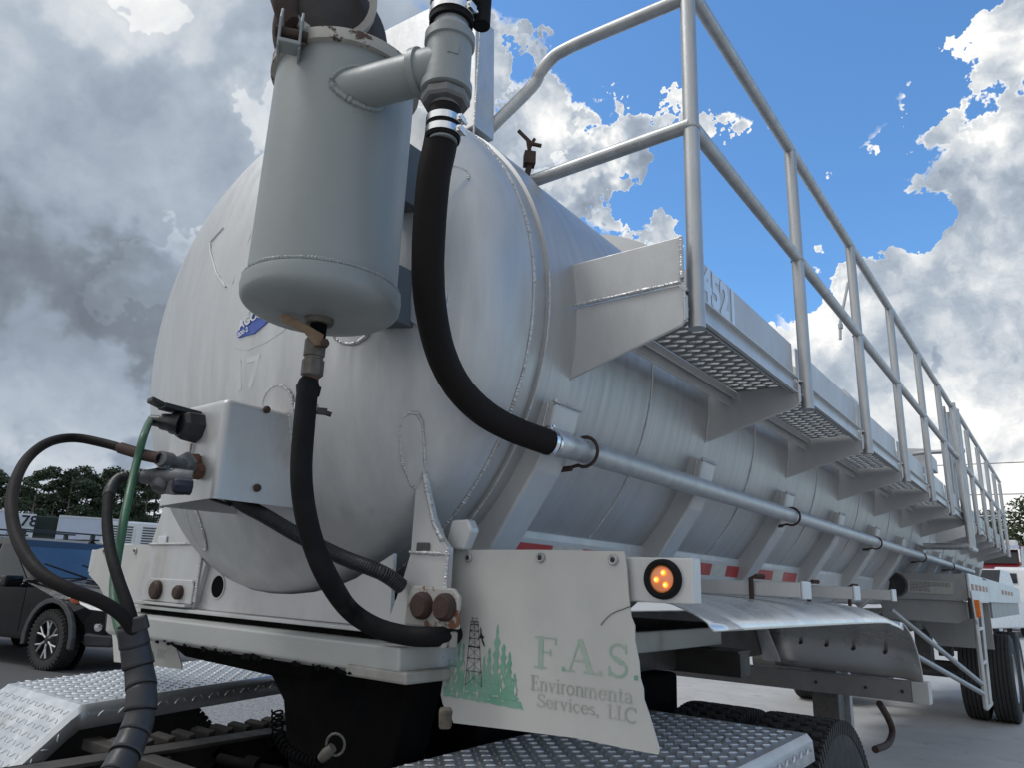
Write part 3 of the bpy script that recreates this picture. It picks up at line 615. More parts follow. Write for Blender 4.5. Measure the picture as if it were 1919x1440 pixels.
m = MB(); m.tube(smooth_path([(XO, Y0+.05, 1.855), (-1.10, Y0+.05, 1.872), (-1.23, Y0+.05, 1.873), (-1.285, Y0+.05, 1.862), (-1.335, Y0+.05, 1.825), (-1.375, Y0+.05, 1.775), (-1.52, Y0-.02, 1.60), (-1.60, Y0-.05, 1.49)], 6), PR*.98, 20); m.build('front_cross_rail', TUBEM, T, True)
m = MB(); m.tube([(XO, Y0+.05, 1.378), (-1.40, Y0+.05, 1.378)], PR*.98, 20); m.build('front_cross_rail', TUBEM, T, True)
# drop ladder with hoops, half way along
LY = 8.35
for y, zt in ((LY, 1.93), (LY+.30, 1.93)):
    m = MB(); m.tube([(XO+.02, y, .49), (XO+.02, y, zt)], PR*1.1, 16); m.build('ladder_rail', TUBEM, T, True)
for y in (LY+.12, LY+.42):
    m = MB(); m.tube([(XO-.08, y, 1.0), (XO-.08, y, 1.93)], PR, 16); m.build('ladder_rail', TUBEM, T, True)
m = MB(); m.tube([(-1.13, LY-.05, .505), (XO+.02, LY-.05, .505)], PR*1.4, 14); m.build('ladder_step', TUBEM, T, True)
m = MB(); m.tube([(XO+.02, LY, .49), (XO+.02, LY+.5, .50)], PR, 12); m.build('ladder_step', TUBEM, T, True)
# second run of handrail behind the ladder
for k in range(5):
    y = 9.7+1.2*k; o_ = rep(post0, (0, y-(Y0+.055), 0))
for z in (ZT+.04, ZM, ):
    m = MB(); m.tube([(XO, LY+.3, z), (XO, 14.6, z)], PR, 16); m.build('top_rail' if z > 1.5 else 'middle_rail', TUBEM, T, True)
m = MB(); m.tube([(XO, 14.55, 1.378), (-1.5, 14.55, 1.378)], PR, 12); m.build('rear_cross_rail', TUBEM, T, True)
m = MB(); m.tube(smooth_path([(-1.35, 9.2, 1.2), (-1.35, 9.2, 1.5), (-1.25, 9.3, 1.6), (XO, 9.3, 1.6)], 5), PR, 12); m.build('grab_rail', TUBEM, T, True)
# valve rod hanging behind the rail
m = MB(); a_ = Vector((-0.9996, 5.2, 2.151)); b_ = Vector((-1.075, 5.2, 1.86)); c_ = Vector((-1.084, 5.2, 1.735))
m.tube([a_, b_, c_], .0095, 10); m.build('valve_rod', TUBEM, T, True); m = MB(); m.tube([b_+Vector((0,0,-.01)), b_+Vector((0,0,-.045))], .016, 8); m.build('rod_nut', GALV, T)
# raised boxes on the tank crown seen over the toe board
for y, xx in ((6.3, -1.33), (9.4, -1.16)):
    m = MB(); m.prism([(xx-.18,y,1.45),(xx+.05,y,1.45),(xx+.05,y,1.62-.02),(xx+.01,y,1.67),(xx-.18,y,1.69)], (0,.5,0)); m.build('manway_guard', PAINT, T, bevel=.004)

# --- coupler, saddle and gussets at the front
SY = 1.44
sadd = [(-2.835,-.128),(-2.745,.09),(-2.66,.305),(-2.60,.31)]
arc = []
for i in range(25):
    a = math.radians(222+ i*(318-222)/24); arc.append((TX+(TR-.10)*math.cos(a), TZ+(TR-.055)*math.sin(a)))
arc = [(x, z) for x, z in arc]
m = MB()
# left wing, folded forward of the saddle web
m.prism([(-2.83,SY-.02,-.13),(-2.745,SY-.02,.085),(-2.745,SY-.02,.09),(-2.66,SY-.02,.33),(-2.60,SY-.02,.33),(-2.54,SY-.02,.20),(-2.42,SY-.02,.06),(-2.36,SY-.02,.02),(-2.40,SY-.02,-.13)], (0,.02,0))
gl = m.build('left_gusset', PAINT, T, bevel=.003)
bead([(-2.745,SY-.024,.085),(-2.40,SY-.024,.088)], .005).build('weld_bead', WELD, gl, True)
bead([(-2.385,SY-.024,.07),(-2.385,SY-.024,-.11)], .006).build('weld_bead', WELD, gl, True)
m = MB(); m.box((-2.69,SY-.027,.085),(-2.63,SY-.0205,.115)); m.build('notch_patch', WHITEP, gl, bevel=.006)
m = MB(); web = [(-2.399,-.13)]+[(x, z) for x, z in [(-2.38,.055),(-2.30,.005),(-2.20,-.035),(-2.10,-.055),(-2.0,-.062),(-1.9,-.060),(-1.8,-.050),(-1.7,-.030),(-1.62,-.005),(-1.56,.025)]]+[(-1.478,.065),(-1.47,-.13)]
hole_c = (-2.295,-.052)
m.prism([(x, SY, z) for x, z in web], (0,.014,0)); sad = m.build('saddle_web', PAINT, T, bevel=.002)
m = MB(); m.lathe([(.0005,0),(.036,0)], (hole_c[0], SY-.002, hole_c[1]), (0,1,0), 24); m.build('lightening_hole', GREASE, sad)
m = MB(); m.lathe([(.036,-.003),(.040,-.003),(.040,.002)], (hole_c[0], SY-.001, hole_c[1]), (0,1,0), 24); m.build('hole_rim', PAINT, sad, True)
# right gusset
m = MB(); m.prism([(-1.470,SY-.02,-.14),(-1.415,SY-.02,-.0),(-1.395,SY-.02,.065),(-1.395,SY-.02,.29),(-1.385,SY-.02,.302),(-1.372,SY-.02,.30),(-1.355,SY-.02,.24),(-1.325,SY-.02,.16),(-1.29,SY-.02,.105),(-1.268,SY-.02,.082),(-1.262,SY-.02,.08),(-1.262,SY-.02,-.14)], (0,.022,0))
gr = m.build('right_gusset', PAINT, T, bevel=.003)
bead([(-1.365,SY-.022,.29),(-1.345,SY-.022,.22),(-1.315,SY-.022,.14),(-1.28,SY-.022,.095)], .008).build('weld_bead', WELD, gr, True)
bead([(-1.395,SY-.024,.067),(-1.25,SY-.024,.063)], .005).build('weld_bead', WELD, gr, True)
m = MB(); m.box((-1.37,SY-.026,.066),(-1.325,SY-.0205,.092)); m.build('notch_hole', DARKST, gr, bevel=.008)
# pocket block between gusset and rib
m = MB(); m.prism([(-1.313, 1.46, 0.07857), (-1.247, 1.46, 0.07625), (-1.222, 1.46, 0.1274), (-1.238, 1.46, 0.1548), (-1.293, 1.46, 0.153)], (0,.035,0)); m.build('gusset_pocket', PAINT, T, bevel=.006)
for xx, zz, r_ in ((-2.625,-.075,.033),(-2.475,-.078,.024)):
    m = MB(); m.lathe([(.0005,-.022),(r_*.75,-.021),(r_,-.014),(r_,0)], (xx, SY-.03, zz), (0,1,0), 20); m.build('rusty_bolt_cap', RUST, gl, True)
m = MB(); m.prism([(-2.73,SY-.03,-.115),(-2.72,SY-.03,-.06),(-2.69,SY-.03,-.035),(-2.41,SY-.03,-.035),(-2.40,SY-.03,-.06),(-2.40,SY-.03,-.115)], (0,.009,0)); m.build('doubler_plate', PAINT, gl, bevel=.004)
m = MB(); m.box((-2.73,SY-.05,-.124),(-2.40,SY-.02,-.116)); m.build('drip_ledge', PAINT, gl, bevel=.001)
m = MB(); m.prism([(-1.385,SY-.034,-.115),(-1.38,SY-.034,-.03),(-1.36,SY-.034,-.018),(-1.225,SY-.034,-.02),(-1.205,SY-.034,-.04),(-1.205,SY-.034,-.115)], (0,.013,0)); pl = m.build('doubler_plate', M('flaking_plate', (.40,.40,.385), 0, .6, (.33,.32,.30), 12, rust=.30, rustscale=16), gr, bevel=.004)
for xx, zz in ((-1.322,-.065),(-1.245,-.065)):
    m = MB(); m.lathe([(.0005,-.024),(.026,-.023),(.033,-.014),(.034,0)], (xx, SY-.034, zz), (0,1,0), 20); m.build('rusty_bolt_cap', RUST, gr, True)
m = MB(); m.box((-1.43,SY-.055,-.160),(-1.23,SY-.0,-.122)); m.build('lower_flaked_bar', M('flaked_bar', (.36,.36,.34), 0, .6, (.30,.29,.27), 12, rust=.22, rustscale=20), gr, bevel=.004)
# bottom flange, gap and upper coupler apron
m = MB(); m.box((-2.86,1.40,-.142),(-1.47,1.46,-.131)); m.build('saddle_flange', PAINT, T, bevel=.002)
m = MB(); m.box((-2.74,1.42,-.158),(-1.34,3.4,-.143)); m.build('coupler_gap_shade', GREASE, T)  # near-black slab in the open gap, its shade put into the colour
m = MB(); m.prism([(-2.80,1.330,-.162),(-2.80,1.335,-.226),(-2.80,1.35,-.236),(-2.80,3.4,-.236),(-2.80,3.4,-.160),(-2.80,1.41,-.160)], (1.48,0,0)); ap = m.build('upper_coupler_apron', APRON, T, bevel=.006)
m = MB(); m.box((-1.50,1.325,-.243),(-1.285,1.56,-.215)); m.build('apron_side_lip', M('flaked_lip', (.33,.33,.315), 0, .6, (.22,.20,.18), 12, rust=.26, rustscale=30), ap, bevel=.006)
m = MB()
for i in range(60):
    x = random.uniform(-2.6,-1.4); z = -.226+abs(random.gauss(0,.004)); s_ = random.uniform(.003,.010)*(2.2 if -2.0 < x < -1.9 else 1)
    nn_ = 9; m.prism([(x+s_*1.6*math.cos(2*PI*k/nn_)*random.uniform(.5,1.2), 1.333-.0002*i, z-.010+s_*.7*math.sin(2*PI*k/nn_)*random.uniform(.4,1.3)) for k in range(nn_)], (0,.001,0))
kind(m.build('grease_smears', GREASE, ap), 'stuff')

# --- front light bar and off-white splash panels
m = MB(); m.box((-3.40,1.502,-.030),(-2.84,1.56,.066)); m.build('light_bar', PAINT, T, bevel=.004)
m = MB(); m.box((-1.40,1.502,-.030),(-.640,1.545,.066)); lb_ = m.build('light_bar', PAINT, T, bevel=.004)
bead([(-1.262,1.418,-.13),(-1.262,1.418,.076)], .006).build('weld_bead', WELD, lb_, True)
lc_ = Vector((-0.7084, 1.5, 0.01987))
m = MB(); m.lathe([(.0285,-.010),(.031,-.014),(.037,-.015),(.042,-.010),(.043,.002)], lc_, (0,1,0), 40); lr = m.build('rubber_grommet', RUB, lb_, True)
m = MB(); m.lathe([(.0005,-.011),(.018,-.010),(.026,-.007),(.030,0)], lc_, (0,1,0), 36); m.build('amber_lens', AMB, lb_, True)
for q in ((-0.702, 1.487, 0.03301), (-0.7185, 1.487, 0.01811), (-0.6975, 1.487, 0.007705)):
    m = MB(); m.lathe([(.0005,-.0035),(.004,-.003),(.0062,0)], q, (0,1,0), 14); m.build('led', LED, lb_, True)
    m = MB(); m.lathe([(.0005,-.0045),(.0022,-.0035)], q, (0,1,0), 10); m.build('led_core', LEDC, lb_)
def panel(poly, y, name, th_=.004, wave=0):
    mm = MB(); mm.prism([(x, y+wave*math.sin(x*9+z*5), z) for x, z in poly], (0, th_, 0)); return mm.build(name, SIGNM, T)
PY = 1.486
pr = [xz(v) for v in ((-1.3, 1.49, 0.07626), (-1.215, 1.49, 0.07817), (-1.03, 1.49, 0.07933), (-0.7961, 1.49, 0.07728), (-0.7895, 1.49, 0.04368), (-0.7844, 1.49, -0.02232), (-0.7794, 1.49, -0.06124), (-0.7705, 1.49, -0.07949), (-0.7706, 1.49, -0.1102), (-0.7608, 1.49, -0.1525), (-0.7585, 1.49, -0.1842), (-0.7512, 1.49, -0.2045), (-0.7502, 1.49, -0.2252), (-0.7394, 1.49, -0.2507), (-0.7289, 1.49, -0.2788), (-0.7163, 1.49, -0.3141), (-0.7188, 1.49, -0.3254), (-0.7855, 1.49, -0.3256), (-0.9163, 1.49, -0.323), (-1.091, 1.49, -0.3311), (-1.269, 1.49, -0.34), (-1.275, 1.49, -0.3298), (-1.273, 1.49, -0.3112), (-1.288, 1.49, -0.3229), (-1.308, 1.49, -0.3006), (-1.316, 1.49, -0.2817), (-1.31, 1.49, -0.2304), (-1.313, 1.49, -0.2154), (-1.268, 1.49, -0.2099), (-1.272, 1.49, -0.167), (-1.301, 1.49, -0.1681), (-1.309, 1.49, -0.08499), (-1.305, 1.49, 0.002278))]
sg = panel(pr, PY, 'splash_panel'); sg['label'] = 'torn off-white splash panel with faded green print beside the amber lamp'
for q in ((-1.248, 1.482, 0.05724), (-1.02, 1.482, 0.06009), (-0.8215, 1.482, 0.05789)):
    m = MB(); m.lathe([(.0005,.001),(.005,.001),(.0052,-.001),(.0062,-.0035),(.0095,-.004),(.0115,-.002),(.012,.002)], q, (0,1,0), 24); wa = m.build('washer', GALV, sg, True)
    m = MB(); m.lathe([(.0005,-.0042),(.0045,-.0042),(.0045,.0)], q, (0,1,0), 6); m.build('rivet_core', RUST, sg)
m = MB(); cr_ = [(-0.8528, 1.484, -0.08351), (-0.8407, 1.484, -0.07033), (-0.8233, 1.484, -0.05692), (-0.7968, 1.484, -0.04652), (-0.7785, 1.484, -0.04001)]
m.tube(smooth_path(cr_, 4), .0009, 5); m.build('crack', DARKST, sg)
# left panel, mirrored in place
plf = [xz(v) for v in ((-3.324, 1.49, 0.06498), (-3.198, 1.49, 0.0832), (-2.812, 1.49, 0.08836), (-2.762, 1.49, -0.06917), (-2.648, 1.49, -0.2145), (-2.591, 1.49, -0.2559), (-2.525, 1.49, -0.3231), (-2.525, 1.49, -0.337), (-2.674, 1.49, -0.3405), (-3.003, 1.49, -0.3559), (-3.048, 1.49, -0.2713), (-3.092, 1.49, -0.2141), (-3.133, 1.49, -0.1446), (-3.236, 1.49, -0.08157), (-3.35, 1.49, -0.03729), (-3.325, 1.49, 0.02057))]
sl = panel(plf, PY, 'splash_panel'); sl['label'] = 'off-white splash panel behind the black air hoses'
for q in ((-2.982, 1.482, 0.0625), (-3.237, 1.482, 0.05851)):
    m = MB(); m.lathe([(.0005,.001),(.005,.001),(.0052,-.001),(.0062,-.0035),(.0095,-.004),(.0115,-.002),(.012,.002)], q, (0,1,0), 24); m.build('washer', GALV, sl, True)
    m = MB(); m.lathe([(.0005,-.0042),(.0045,-.0042),(.0045,.0)], q, (0,1,0), 6); m.build('rivet_core', RUST, sl)
# ---- serif lettering as flat print 
OFFK = [0]
def stroke(mb, pts, w, ins):
    for (a, b) in zip(pts, pts[1:]):
        a = Vector(a); b = Vector(b); d = (b-a);
        if d.length < 1e-6: continue
        d.normalize(); n = Vector((-d.y, d.x)); wa = w[0] if isinstance(w, tuple) else w; wb = w[1] if isinstance(w, tuple) else w
        OFFK[0] = (OFFK[0]+1) % 23; dy = -OFFK[0]*.00003
        mb.add([(q[0], q[1]+dy, q[2]) for q in (ins(a+n*wa/2-d*wa*.2), ins(a-n*wa/2-d*wa*.2), ins(b-n*wb/2+d*wb*.2), ins(b+n*wb/2+d*wb*.2))], [(0,1,2,3)])
def arcp(cx, cy, rx, ry, a0, a1, n=12): return [(cx+rx*math.cos(math.radians(a0+(a1-a0)*i/n)), cy+ry*math.sin(math.radians(a0+(a1-a0)*i/n))) for i in range(n+1)]
TH, TN = .13, .045
GL = {
 'F': (.62, [([(.17,0),(.17,1)],.15),([(0,.98),(.60,.98)],TN),([(.0,.02),(.36,.02)],TN),([(.17,.52),(.45,.52)],TN),([(.60,1),(.60,.78)],TN),([(.45,.62),(.45,.42)],TN)]),
 'A': (.86, [([(.42,1),(.73,.03)],.15),([(.40,1),(.12,.03)],TN),([(.22,.36),(.62,.36)],TN),([(0,.02),(.26,.02)],TN),([(.54,.02),(.90,.02)],TN)]),
 'S': (.62, [(arcp(.30,.76,.22,.22,35,250),.07),([(.22,.56),(.40,.44)],.15),(arcp(.30,.25,.24,.23,70,-150),.08),([(.53,.98),(.53,.72)],TN),([(.05,.30),(.05,.02)],TN)]),
 '.': (.24, [([(.06,.05),(.14,.05)],.14)]),
 ',': (.24, [([(.06,.05),(.14,.05)],.12),([(.14,.03),(.06,-.16)],TN)]),
 'E': (.70, [([(.17,0),(.17,1)],TH),([(0,.98),(.58,.98)],TN),([(0,.02),(.62,.02)],TN),([(.17,.52),(.44,.52)],TN),([(.58,1),(.58,.80)],TN),([(.62,0),(.62,.22)],TN),([(.44,.62),(.44,.42)],TN)]),
 'L': (.64, [([(.17,0),(.17,1)],TH),([(0,.98),(.36,.98)],TN),([(0,.02),(.58,.02)],TN),([(.58,0),(.58,.24)],TN)]),
 'C': (.78, [(arcp(.40,.50,.36,.49,50,310,16),.11),([(.66,.98),(.66,.70)],TN)]),
 'n': (.62, [([(.13,0),(.13,.64)],.11),([(.0,.63),(.13,.63)],TN),(arcp(.30,.45,.16,.19,150,0,6),.08),([(.46,.45),(.46,0)],.11),([(.02,.02),(.25,.02)],TN),([(.35,.02),(.58,.02)],TN)]),
 'v': (.58, [([(.10,.64),(.28,0)],.11),([(.46,.64),(.29,0)],TN),([(0,.63),(.21,.63)],TN),([(.36,.63),(.55,.63)],TN)]),
 'i': (.32, [([(.14,0),(.14,.64)],.11),([(.02,.63),(.14,.63)],TN),([(.02,.02),(.27,.02)],TN),([(.11,.87),(.17,.87)],.11)]),
 'r': (.44, [([(.13,0),(.13,.64)],.11),([(.0,.63),(.13,.63)],TN),(arcp(.28,.46,.14,.17,150,50,5),.07),([(.02,.02),(.27,.02)],TN)]),
 'o': (.62, [(arcp(.28,.32,.24,.31,0,360,16),.09)]),
 'm': (.94, [([(.13,0),(.13,.64)],.11),([(.0,.63),(.13,.63)],TN),(arcp(.29,.45,.15,.19,150,0,6),.08),([(.44,.45),(.44,0)],.11),(arcp(.61,.45,.15,.19,150,0,6),.08),([(.76,.45),(.76,0)],.11),([(.02,.02),(.24,.02)],TN),([(.34,.02),(.55,.02)],TN),([(.66,.02),(.88,.02)],TN)]),
 'e': (.56, [(arcp(.27,.32,.22,.31,0,330,14),.08),([(.07,.34),(.48,.34)],TN)]),
 't': (.40, [([(.15,.06),(.15,.84)],.10),([(.0,.63),(.32,.63)],TN),(arcp(.25,.10,.10,.09,180,320,5),.06)]),
 'a': (.56, [(arcp(.20,.48,.16,.15,170,10,6),.07),([(.37,.50),(.37,.05)],.10),(arcp(.20,.18,.15,.17,60,330,10),.07),([(.37,.04),(.50,.03)],TN)]),
 's': (.46, [(arcp(.20,.48,.14,.14,30,240),.06),([(.13,.38),(.29,.27)],.09),(arcp(.21,.16,.15,.14,70,-160),.06)]),
 'c': (.52, [(arcp(.26,.32,.21,.31,45,315,12),.08)]),
 ' ': (.34, []),
}
def write(txt, x0, z0, h, wide, mat, par, y, maxx=None, gapf=1.0):
    x = x0; 
    for ch in txt:
        wdt, st_ = GL[ch]; mb = MB()
        for pts_, w_ in st_: stroke(mb, pts_, w_, lambda q: (x+q.x*h*wide, y, z0+q.y*h))
        if mb.v:
            o2 = mb.build('letter', mat(ch) if callable(mat) else mat, par)
        x += wdt*h*wide*gapf
    return x
LYs = PY-.0009
for ch, x_, w_ in (('F', -1.030, 1.42), ('.', -.957, 1.0), ('A', -.944, 1.30), ('.', -.862, 1.0), ('S', -.836, 1.25), ('.', -.774, 1.0)):
    write(ch, x_, -.188, .068, w_, lambda c: GREENP if (c == '.' and x_ != -.862) else GREENF, sg, LYs)
write('Environ', -1.040, -.237, .031, 1.20, GREYP, sg, LYs-.0003)
NG = M('nearly_gone_print', (.30,.33,.305), 0, .6, (.41,.415,.395), 14)
write('menta', -.898, -.2372, .031, 1.32, NG, sg, LYs-.0003)
write('Services,', -1.020, -.271, .027, 1.42, GREYP, sg, LYs-.0003)
write('LL', -.836, -.272, .027, 1.25, NG, sg, LYs-.0003)
write('C', -.794, -.274, .029, 1.35, GREYP, sg, LYs-.0003)
write('es, LLC', -2.748, -0.312, .027, 1.15, GREYP, sl, LYs-.0003)
write('onmenta', -2.768, -0.253, .027, .95, GREYP, sl, LYs-.0003)
# picture: derrick, bird and conifers
mp_ = lambda q: (q.x, LYs-.0012, q.y)
mb = MB(); xa, xb, za, zb = -1.236, -1.183, -.248, -.098
def leg(t): return (xa+.010*t*.9, za+(zb-za)*t), (xb-.021*t, za+(zb-za)*t)
l0, r0 = leg(0); l1, r1 = leg(1)
stroke(mb, [l0, l1], .0014, mp_); stroke(mb, [r0, r1], .0014, mp_); stroke(mb, [((l0[0]+r0[0])/2, -.21), ((l1[0]+r1[0])/2, zb)], .0009, mp_)
lv = [0, .22, .42, .60, .73, .85, .95, 1.0]
for a, b in zip(lv, lv[1:]):
    (ax_, az_), (bx_, bz_) = leg(a); (cx_, cz_), (dx_, dz_) = leg(b)
    stroke(mb, [(ax_, az_), (dx_, dz_)], .0008, mp_); stroke(mb, [(bx_, bz_), (cx_, cz_)], .0008, mp_)
    stroke(mb, [(cx_-.001, cz_), (dx_+.001, dz_)], .0030 if abs(b-.60) < .01 else .0016, mp_)
stroke(mb, [(l1[0]+.004, zb), (l1[0]+.004, zb+.010)], .001, mp_); stroke(mb, [(r1[0]-.004, zb), (r1[0]-.004, zb+.010)], .001, mp_); stroke(mb, [(l1[0]+.002, zb+.009), ((l1[0]+r1[0])/2, zb+.006), (r1[0]-.002, zb+.009)], .001, mp_)
mb.build('derrick_print', INK, sg)
mb = MB(); bird = [(-1.1955,-.108),(-1.193,-.116),(-1.1915,-.124),(-1.188,-.130),(-1.1815,-.132),(-1.186,-.135),(-1.187,-.139),(-1.182,-.147),(-1.179,-.155),(-1.183,-.154),(-1.189,-.145),(-1.192,-.137),(-1.197,-.136),(-1.200,-.134),(-1.197,-.1315),(-1.1955,-.124),(-1.1965,-.115)]
mb.add([(x, LYs-.0012, z) for x, z in bird], [tuple(range(len(bird)))]); mb.build('bird_print', INK, sg)
R2 = random.Random(11)
CK = [0]
def conifer(mb, x, z0, h, w):
    CK[0] += 1; ly = LYs-.00006*CK[0]
    n = 13; L1, L2 = [], []
    for i in range(n):
        t = i/(n-1); ww = w*(.95-.75*t)*(1.15 if i % 2 else .5)*R2.uniform(.7, 1.15)
        L1.append((x-ww/2, z0+h*t)); L2.append((x+ww/2*R2.uniform(.7, 1.2), z0+h*t+h*.02))
    for i in range(n-1):
        mb.add([(L1[i][0], ly, L1[i][1]), (L2[i][0], ly, L2[i][1]), (L2[i+1][0], ly, L2[i+1][1]), (L1[i+1][0], ly, L1[i+1][1])], [(0,1,2,3)])
mb = MB()
for x, h, w in ((-1.293,.075,.022),(-1.279,.070,.022),(-1.262,.150,.026),(-1.248,.115,.026),(-1.165,.110,.036),(-1.143,.165,.040),(-1.122,.122,.036),(-1.103,.105,.036),(-1.086,.060,.026),(-1.180,.09,.030),(-1.212,.06,.030),(-1.228,.05,.03),(-1.195,.05,.03)):
    conifer(mb, x, -.268, h, w)
mb.build('conifer_print', GREENP, sg)
mb = MB(); tp_ = []; bt_ = []; R2 = random.Random(4)
for i in range(33):
    x = -1.308+i*.0078; t = i/32; tp_.append((x, -.258-.008*t+R2.uniform(-.005,.005)-(.02 if i == 32 else 0))); bt_.append((x+.002, -.281+R2.uniform(-.002,.002)-.002*t))
for i in range(32): mb.add([(tp_[i][0], LYs+.0002, tp_[i][1]), (tp_[i+1][0], LYs+.0002, tp_[i+1][1]), (bt_[i+1][0], LYs+.0002, bt_[i+1][1]), (bt_[i][0], LYs+.0002, bt_[i][1])], [(0,1,2,3)])
mb.build('ground_print', GREENP, sg)
mb = MB()
for i in range(26):
    x = R2.uniform(-1.29,-1.08); z = R2.uniform(-.276,-.20) if i > 7 else R2.uniform(-.276,-.262); w_ = R2.uniform(.004,.009); h_ = .0016 if i < 8 else R2.uniform(.006,.014); 
    if i > 7: w_ *= .45
    yg = LYs-.00095-.00001*i; mb.add([(x-w_, yg, z), (x, yg, z-h_), (x+w_, yg, z), (x, yg, z+h_)], [(0,1,2,3)])
kind(mb.build('picture_gaps', SIGNM, sg), 'stuff')

# --- outriggers, splash guard, crossbeams, landing leg
for i, (y, ux) in enumerate(((2.68,-.92),(3.44,-.93),(4.27,-.95))):
    m = MB(); m.box((-2.9 if i == 0 else -2.9,y,-.012),(-.752,y+.09,.040)); o1 = m.build('outrigger', PAINT, T, bevel=.005)
    m = MB(); m.box((-.7515,y-.004,-.016),(-.742,y+.094,.044)); m.build('end_cap', WHITEP, o1, bevel=.003)
    m = MB(); m.tube([(ux,y-.012,-.05),(ux,y-.012,.048),(ux+.02,y-.010,.056),(ux+.035,y+.02,.056)], .009, 8); m.build('u_hook', RUST, o1, True)
m = MB(); top = []
def gprof(x, lift):
    P_ = [(1.72,-.040),(1.95,-.040),(3.6,-.052),(3.95,-.070),(4.22,-.105),(4.42,-.165),(4.55,-.245),(4.62,-.33),(4.66,-.42)]
    return P_
PP = smooth_path([(0,y,z) for y, z in gprof(0,0)], 6)
xs = [-1.48,-1.35,-1.2,-1.05,-.9,-.80,-.745,-.71,-.695]; dz = [.036,.036,.034,.029,.020,.006,-.014,-.034,-.054]; dcut = [0]*9
vs = []
for j, q in enumerate(PP):
    for k, x in enumerate(xs):
        yy = q.y; t = 0
        if q.y > 4.2: d_ = dz[k]*.25; yy = q.y - (.0 if k < 5 else (dz[k]*-.6)); zz = q.z+d_
        else: zz = q.z+dz[k]
        if j == 0: yy += .22*(k/8)**2
        vs.append((x, yy, zz))
fs = [(j*9+k, j*9+k+1, (j+1)*9+k+1, (j+1)*9+k) for j in range(len(PP)-1) for k in range(8)]
m.add(vs, fs); spg = m.build('splash_guard', M('smooth_aluminium_sheet', (.80,.80,.79), .75, .30, (.72,.72,.71), 2.0, (.4,1.5,1), 0, 12, dirt=.05, dirtcol=(.45,.44,.42)), T, True)
sm = spg.modifiers.new('s','SOLIDIFY'); sm.thickness = .004
for q in ((-.86,4.56,-.285),(-1.02,4.56,-.28),(-1.16,4.56,-.272),(-1.30,4.56,-.268)):
    m = MB(); m.lathe([(.0005,-.012),(.009,-.010),(.010,.03)], q, (0,1,.15), 8); m.build('guard_bolt', RUST, spg, True)
m = MB(); m.prism([(-1.49,4.30,-.10),(-1.44,4.30,-.10),(-1.40,4.5,-.38),(-1.50,4.5,-.38)], (0,.02,0)); m.build('guard_side_plate', ALU, T, bevel=.004)
m = MB(); m.box((-3.2,4.60,-.53),(-.755,4.68,-.425)); cb = m.build('rear_crossbeam', M('grey_beam', (.27,.27,.272), .2, .55, (.20,.20,.20), 6, bump=.3), T, bevel=.004)
m = MB(); m.box((-.7545,4.595,-.532),(-.672,4.685,-.423)); m.build('beam_end_block', PAINT, cb, bevel=.004)
for x in (-.80,-.98,-1.24):
    m = MB(); m.lathe([(.0005,-.008),(.008,-.007),(.009,0)], (x,4.60,-.478), (0,1,0), 8); m.build('beam_bolt', RUST, cb, True)
for x in (-1.62,-2.54):
    m = MB(); m.box((x,2.2,-.35),(x+.12,14.2,-.16)); m.build('frame_rail', DARKST, T, bevel=.006)
m = MB(); m.box((-2.9,3.30,-.36),(-1.20,3.42,-.26)); m.box((-2.9,3.28,-.262),(-1.20,3.44,-.25)); m.build('frame_crossmember', DARKST, T, bevel=.003)
for x in (-1.36,-2.82):
    m = MB(); m.box((x+.06,4.72,GZ+.12),(x+.205,4.86,-.30)); lgx = m.build('landing_leg', M('speckled_leg', (.085,.080,.078), .2, .6, (.16,.15,.14), 60, bump=.5), T, bevel=.005)
    m = MB(); m.box((x+.10,4.862,GZ+.1),(x+.235,4.92,-.30)); m.build('leg_sleeve', GALV, lgx, bevel=.004)
    m = MB(); m.box((x,4.66,GZ+.05),(x+.26,4.95,GZ+.075)); m.build('sand_shoe', DARKST, lgx, bevel=.004)
m = MB(); m.tube(smooth_path([(-0.88, 4.413, -0.5299), (-0.88, 4.593, -0.6185), (-0.88, 4.672, -0.6936), (-0.88, 4.535, -0.736), (-0.88, 4.225, -0.721)], 6), .017, 12); m.build('rusty_hook_pipe', RUST, T, True)
# rear cabinet deck
m = MB(); m.prism([(-1.56,7.95,.03),(-1.30,7.95,.236),(-.775,7.95,.236),(-.765,7.95,.0),(-1.56,7.95,.0)], (0,.02,0)); fd = m.build('fender_deck_front', DECK, T, bevel=.004)
m = MB(); m.box((-.765,7.94,-.005),(-.745,15.6,.245)); sd_ = m.build('fender_deck_side', WHITEP, T, bevel=.006)
m = MB(); m.box((-1.30,7.96,.225),(-.766,15.6,.238)); m.build('fender_deck_top', DECK, T, bevel=.003)
m = MB(); m.box((-.744,9.2,.222),(-.742,9.6,.236)); m.build('slot', INK, sd_)
yt = 8.05
for i in range(9):
    ln = .17; m = MB(); m.box((-.7444,yt,.10),(-.7428,yt+ln-.01,.155)); m.build('worn_tape', REDW if i % 2 == 0 else CREAMT, sd_); yt += ln*1.05
yt = 11.6
for i in range(8):
    ln = .28; m = MB(); m.box((-.7444,yt,.10),(-.7428,yt+ln-.01,.155)); m.build('worn_tape', REDW if i % 2 == 0 else CREAMT, sd_); yt += ln*1.05
vc = Vector((-1.366, 7.94, 0.1251))
m = MB(); m.lathe([(.098,-.0),(.104,-.012),(.116,-.012),(.118,.01)], vc, (0,1,0), 32); m.build('vent_rim', DARKST, fd, True)
m = MB(); m.lathe([(.0005,-.004),(.10,-.004)], vc, (0,1,0), 32); vd_ = m.build('vent_disc', PLAST, fd); m = MB(); m.obox(vc+Vector((0,-.008,0)), (.004,0,0), (0,.002,0), (-.02,0,.085)); m.build('vent_bar', DARKST, fd)
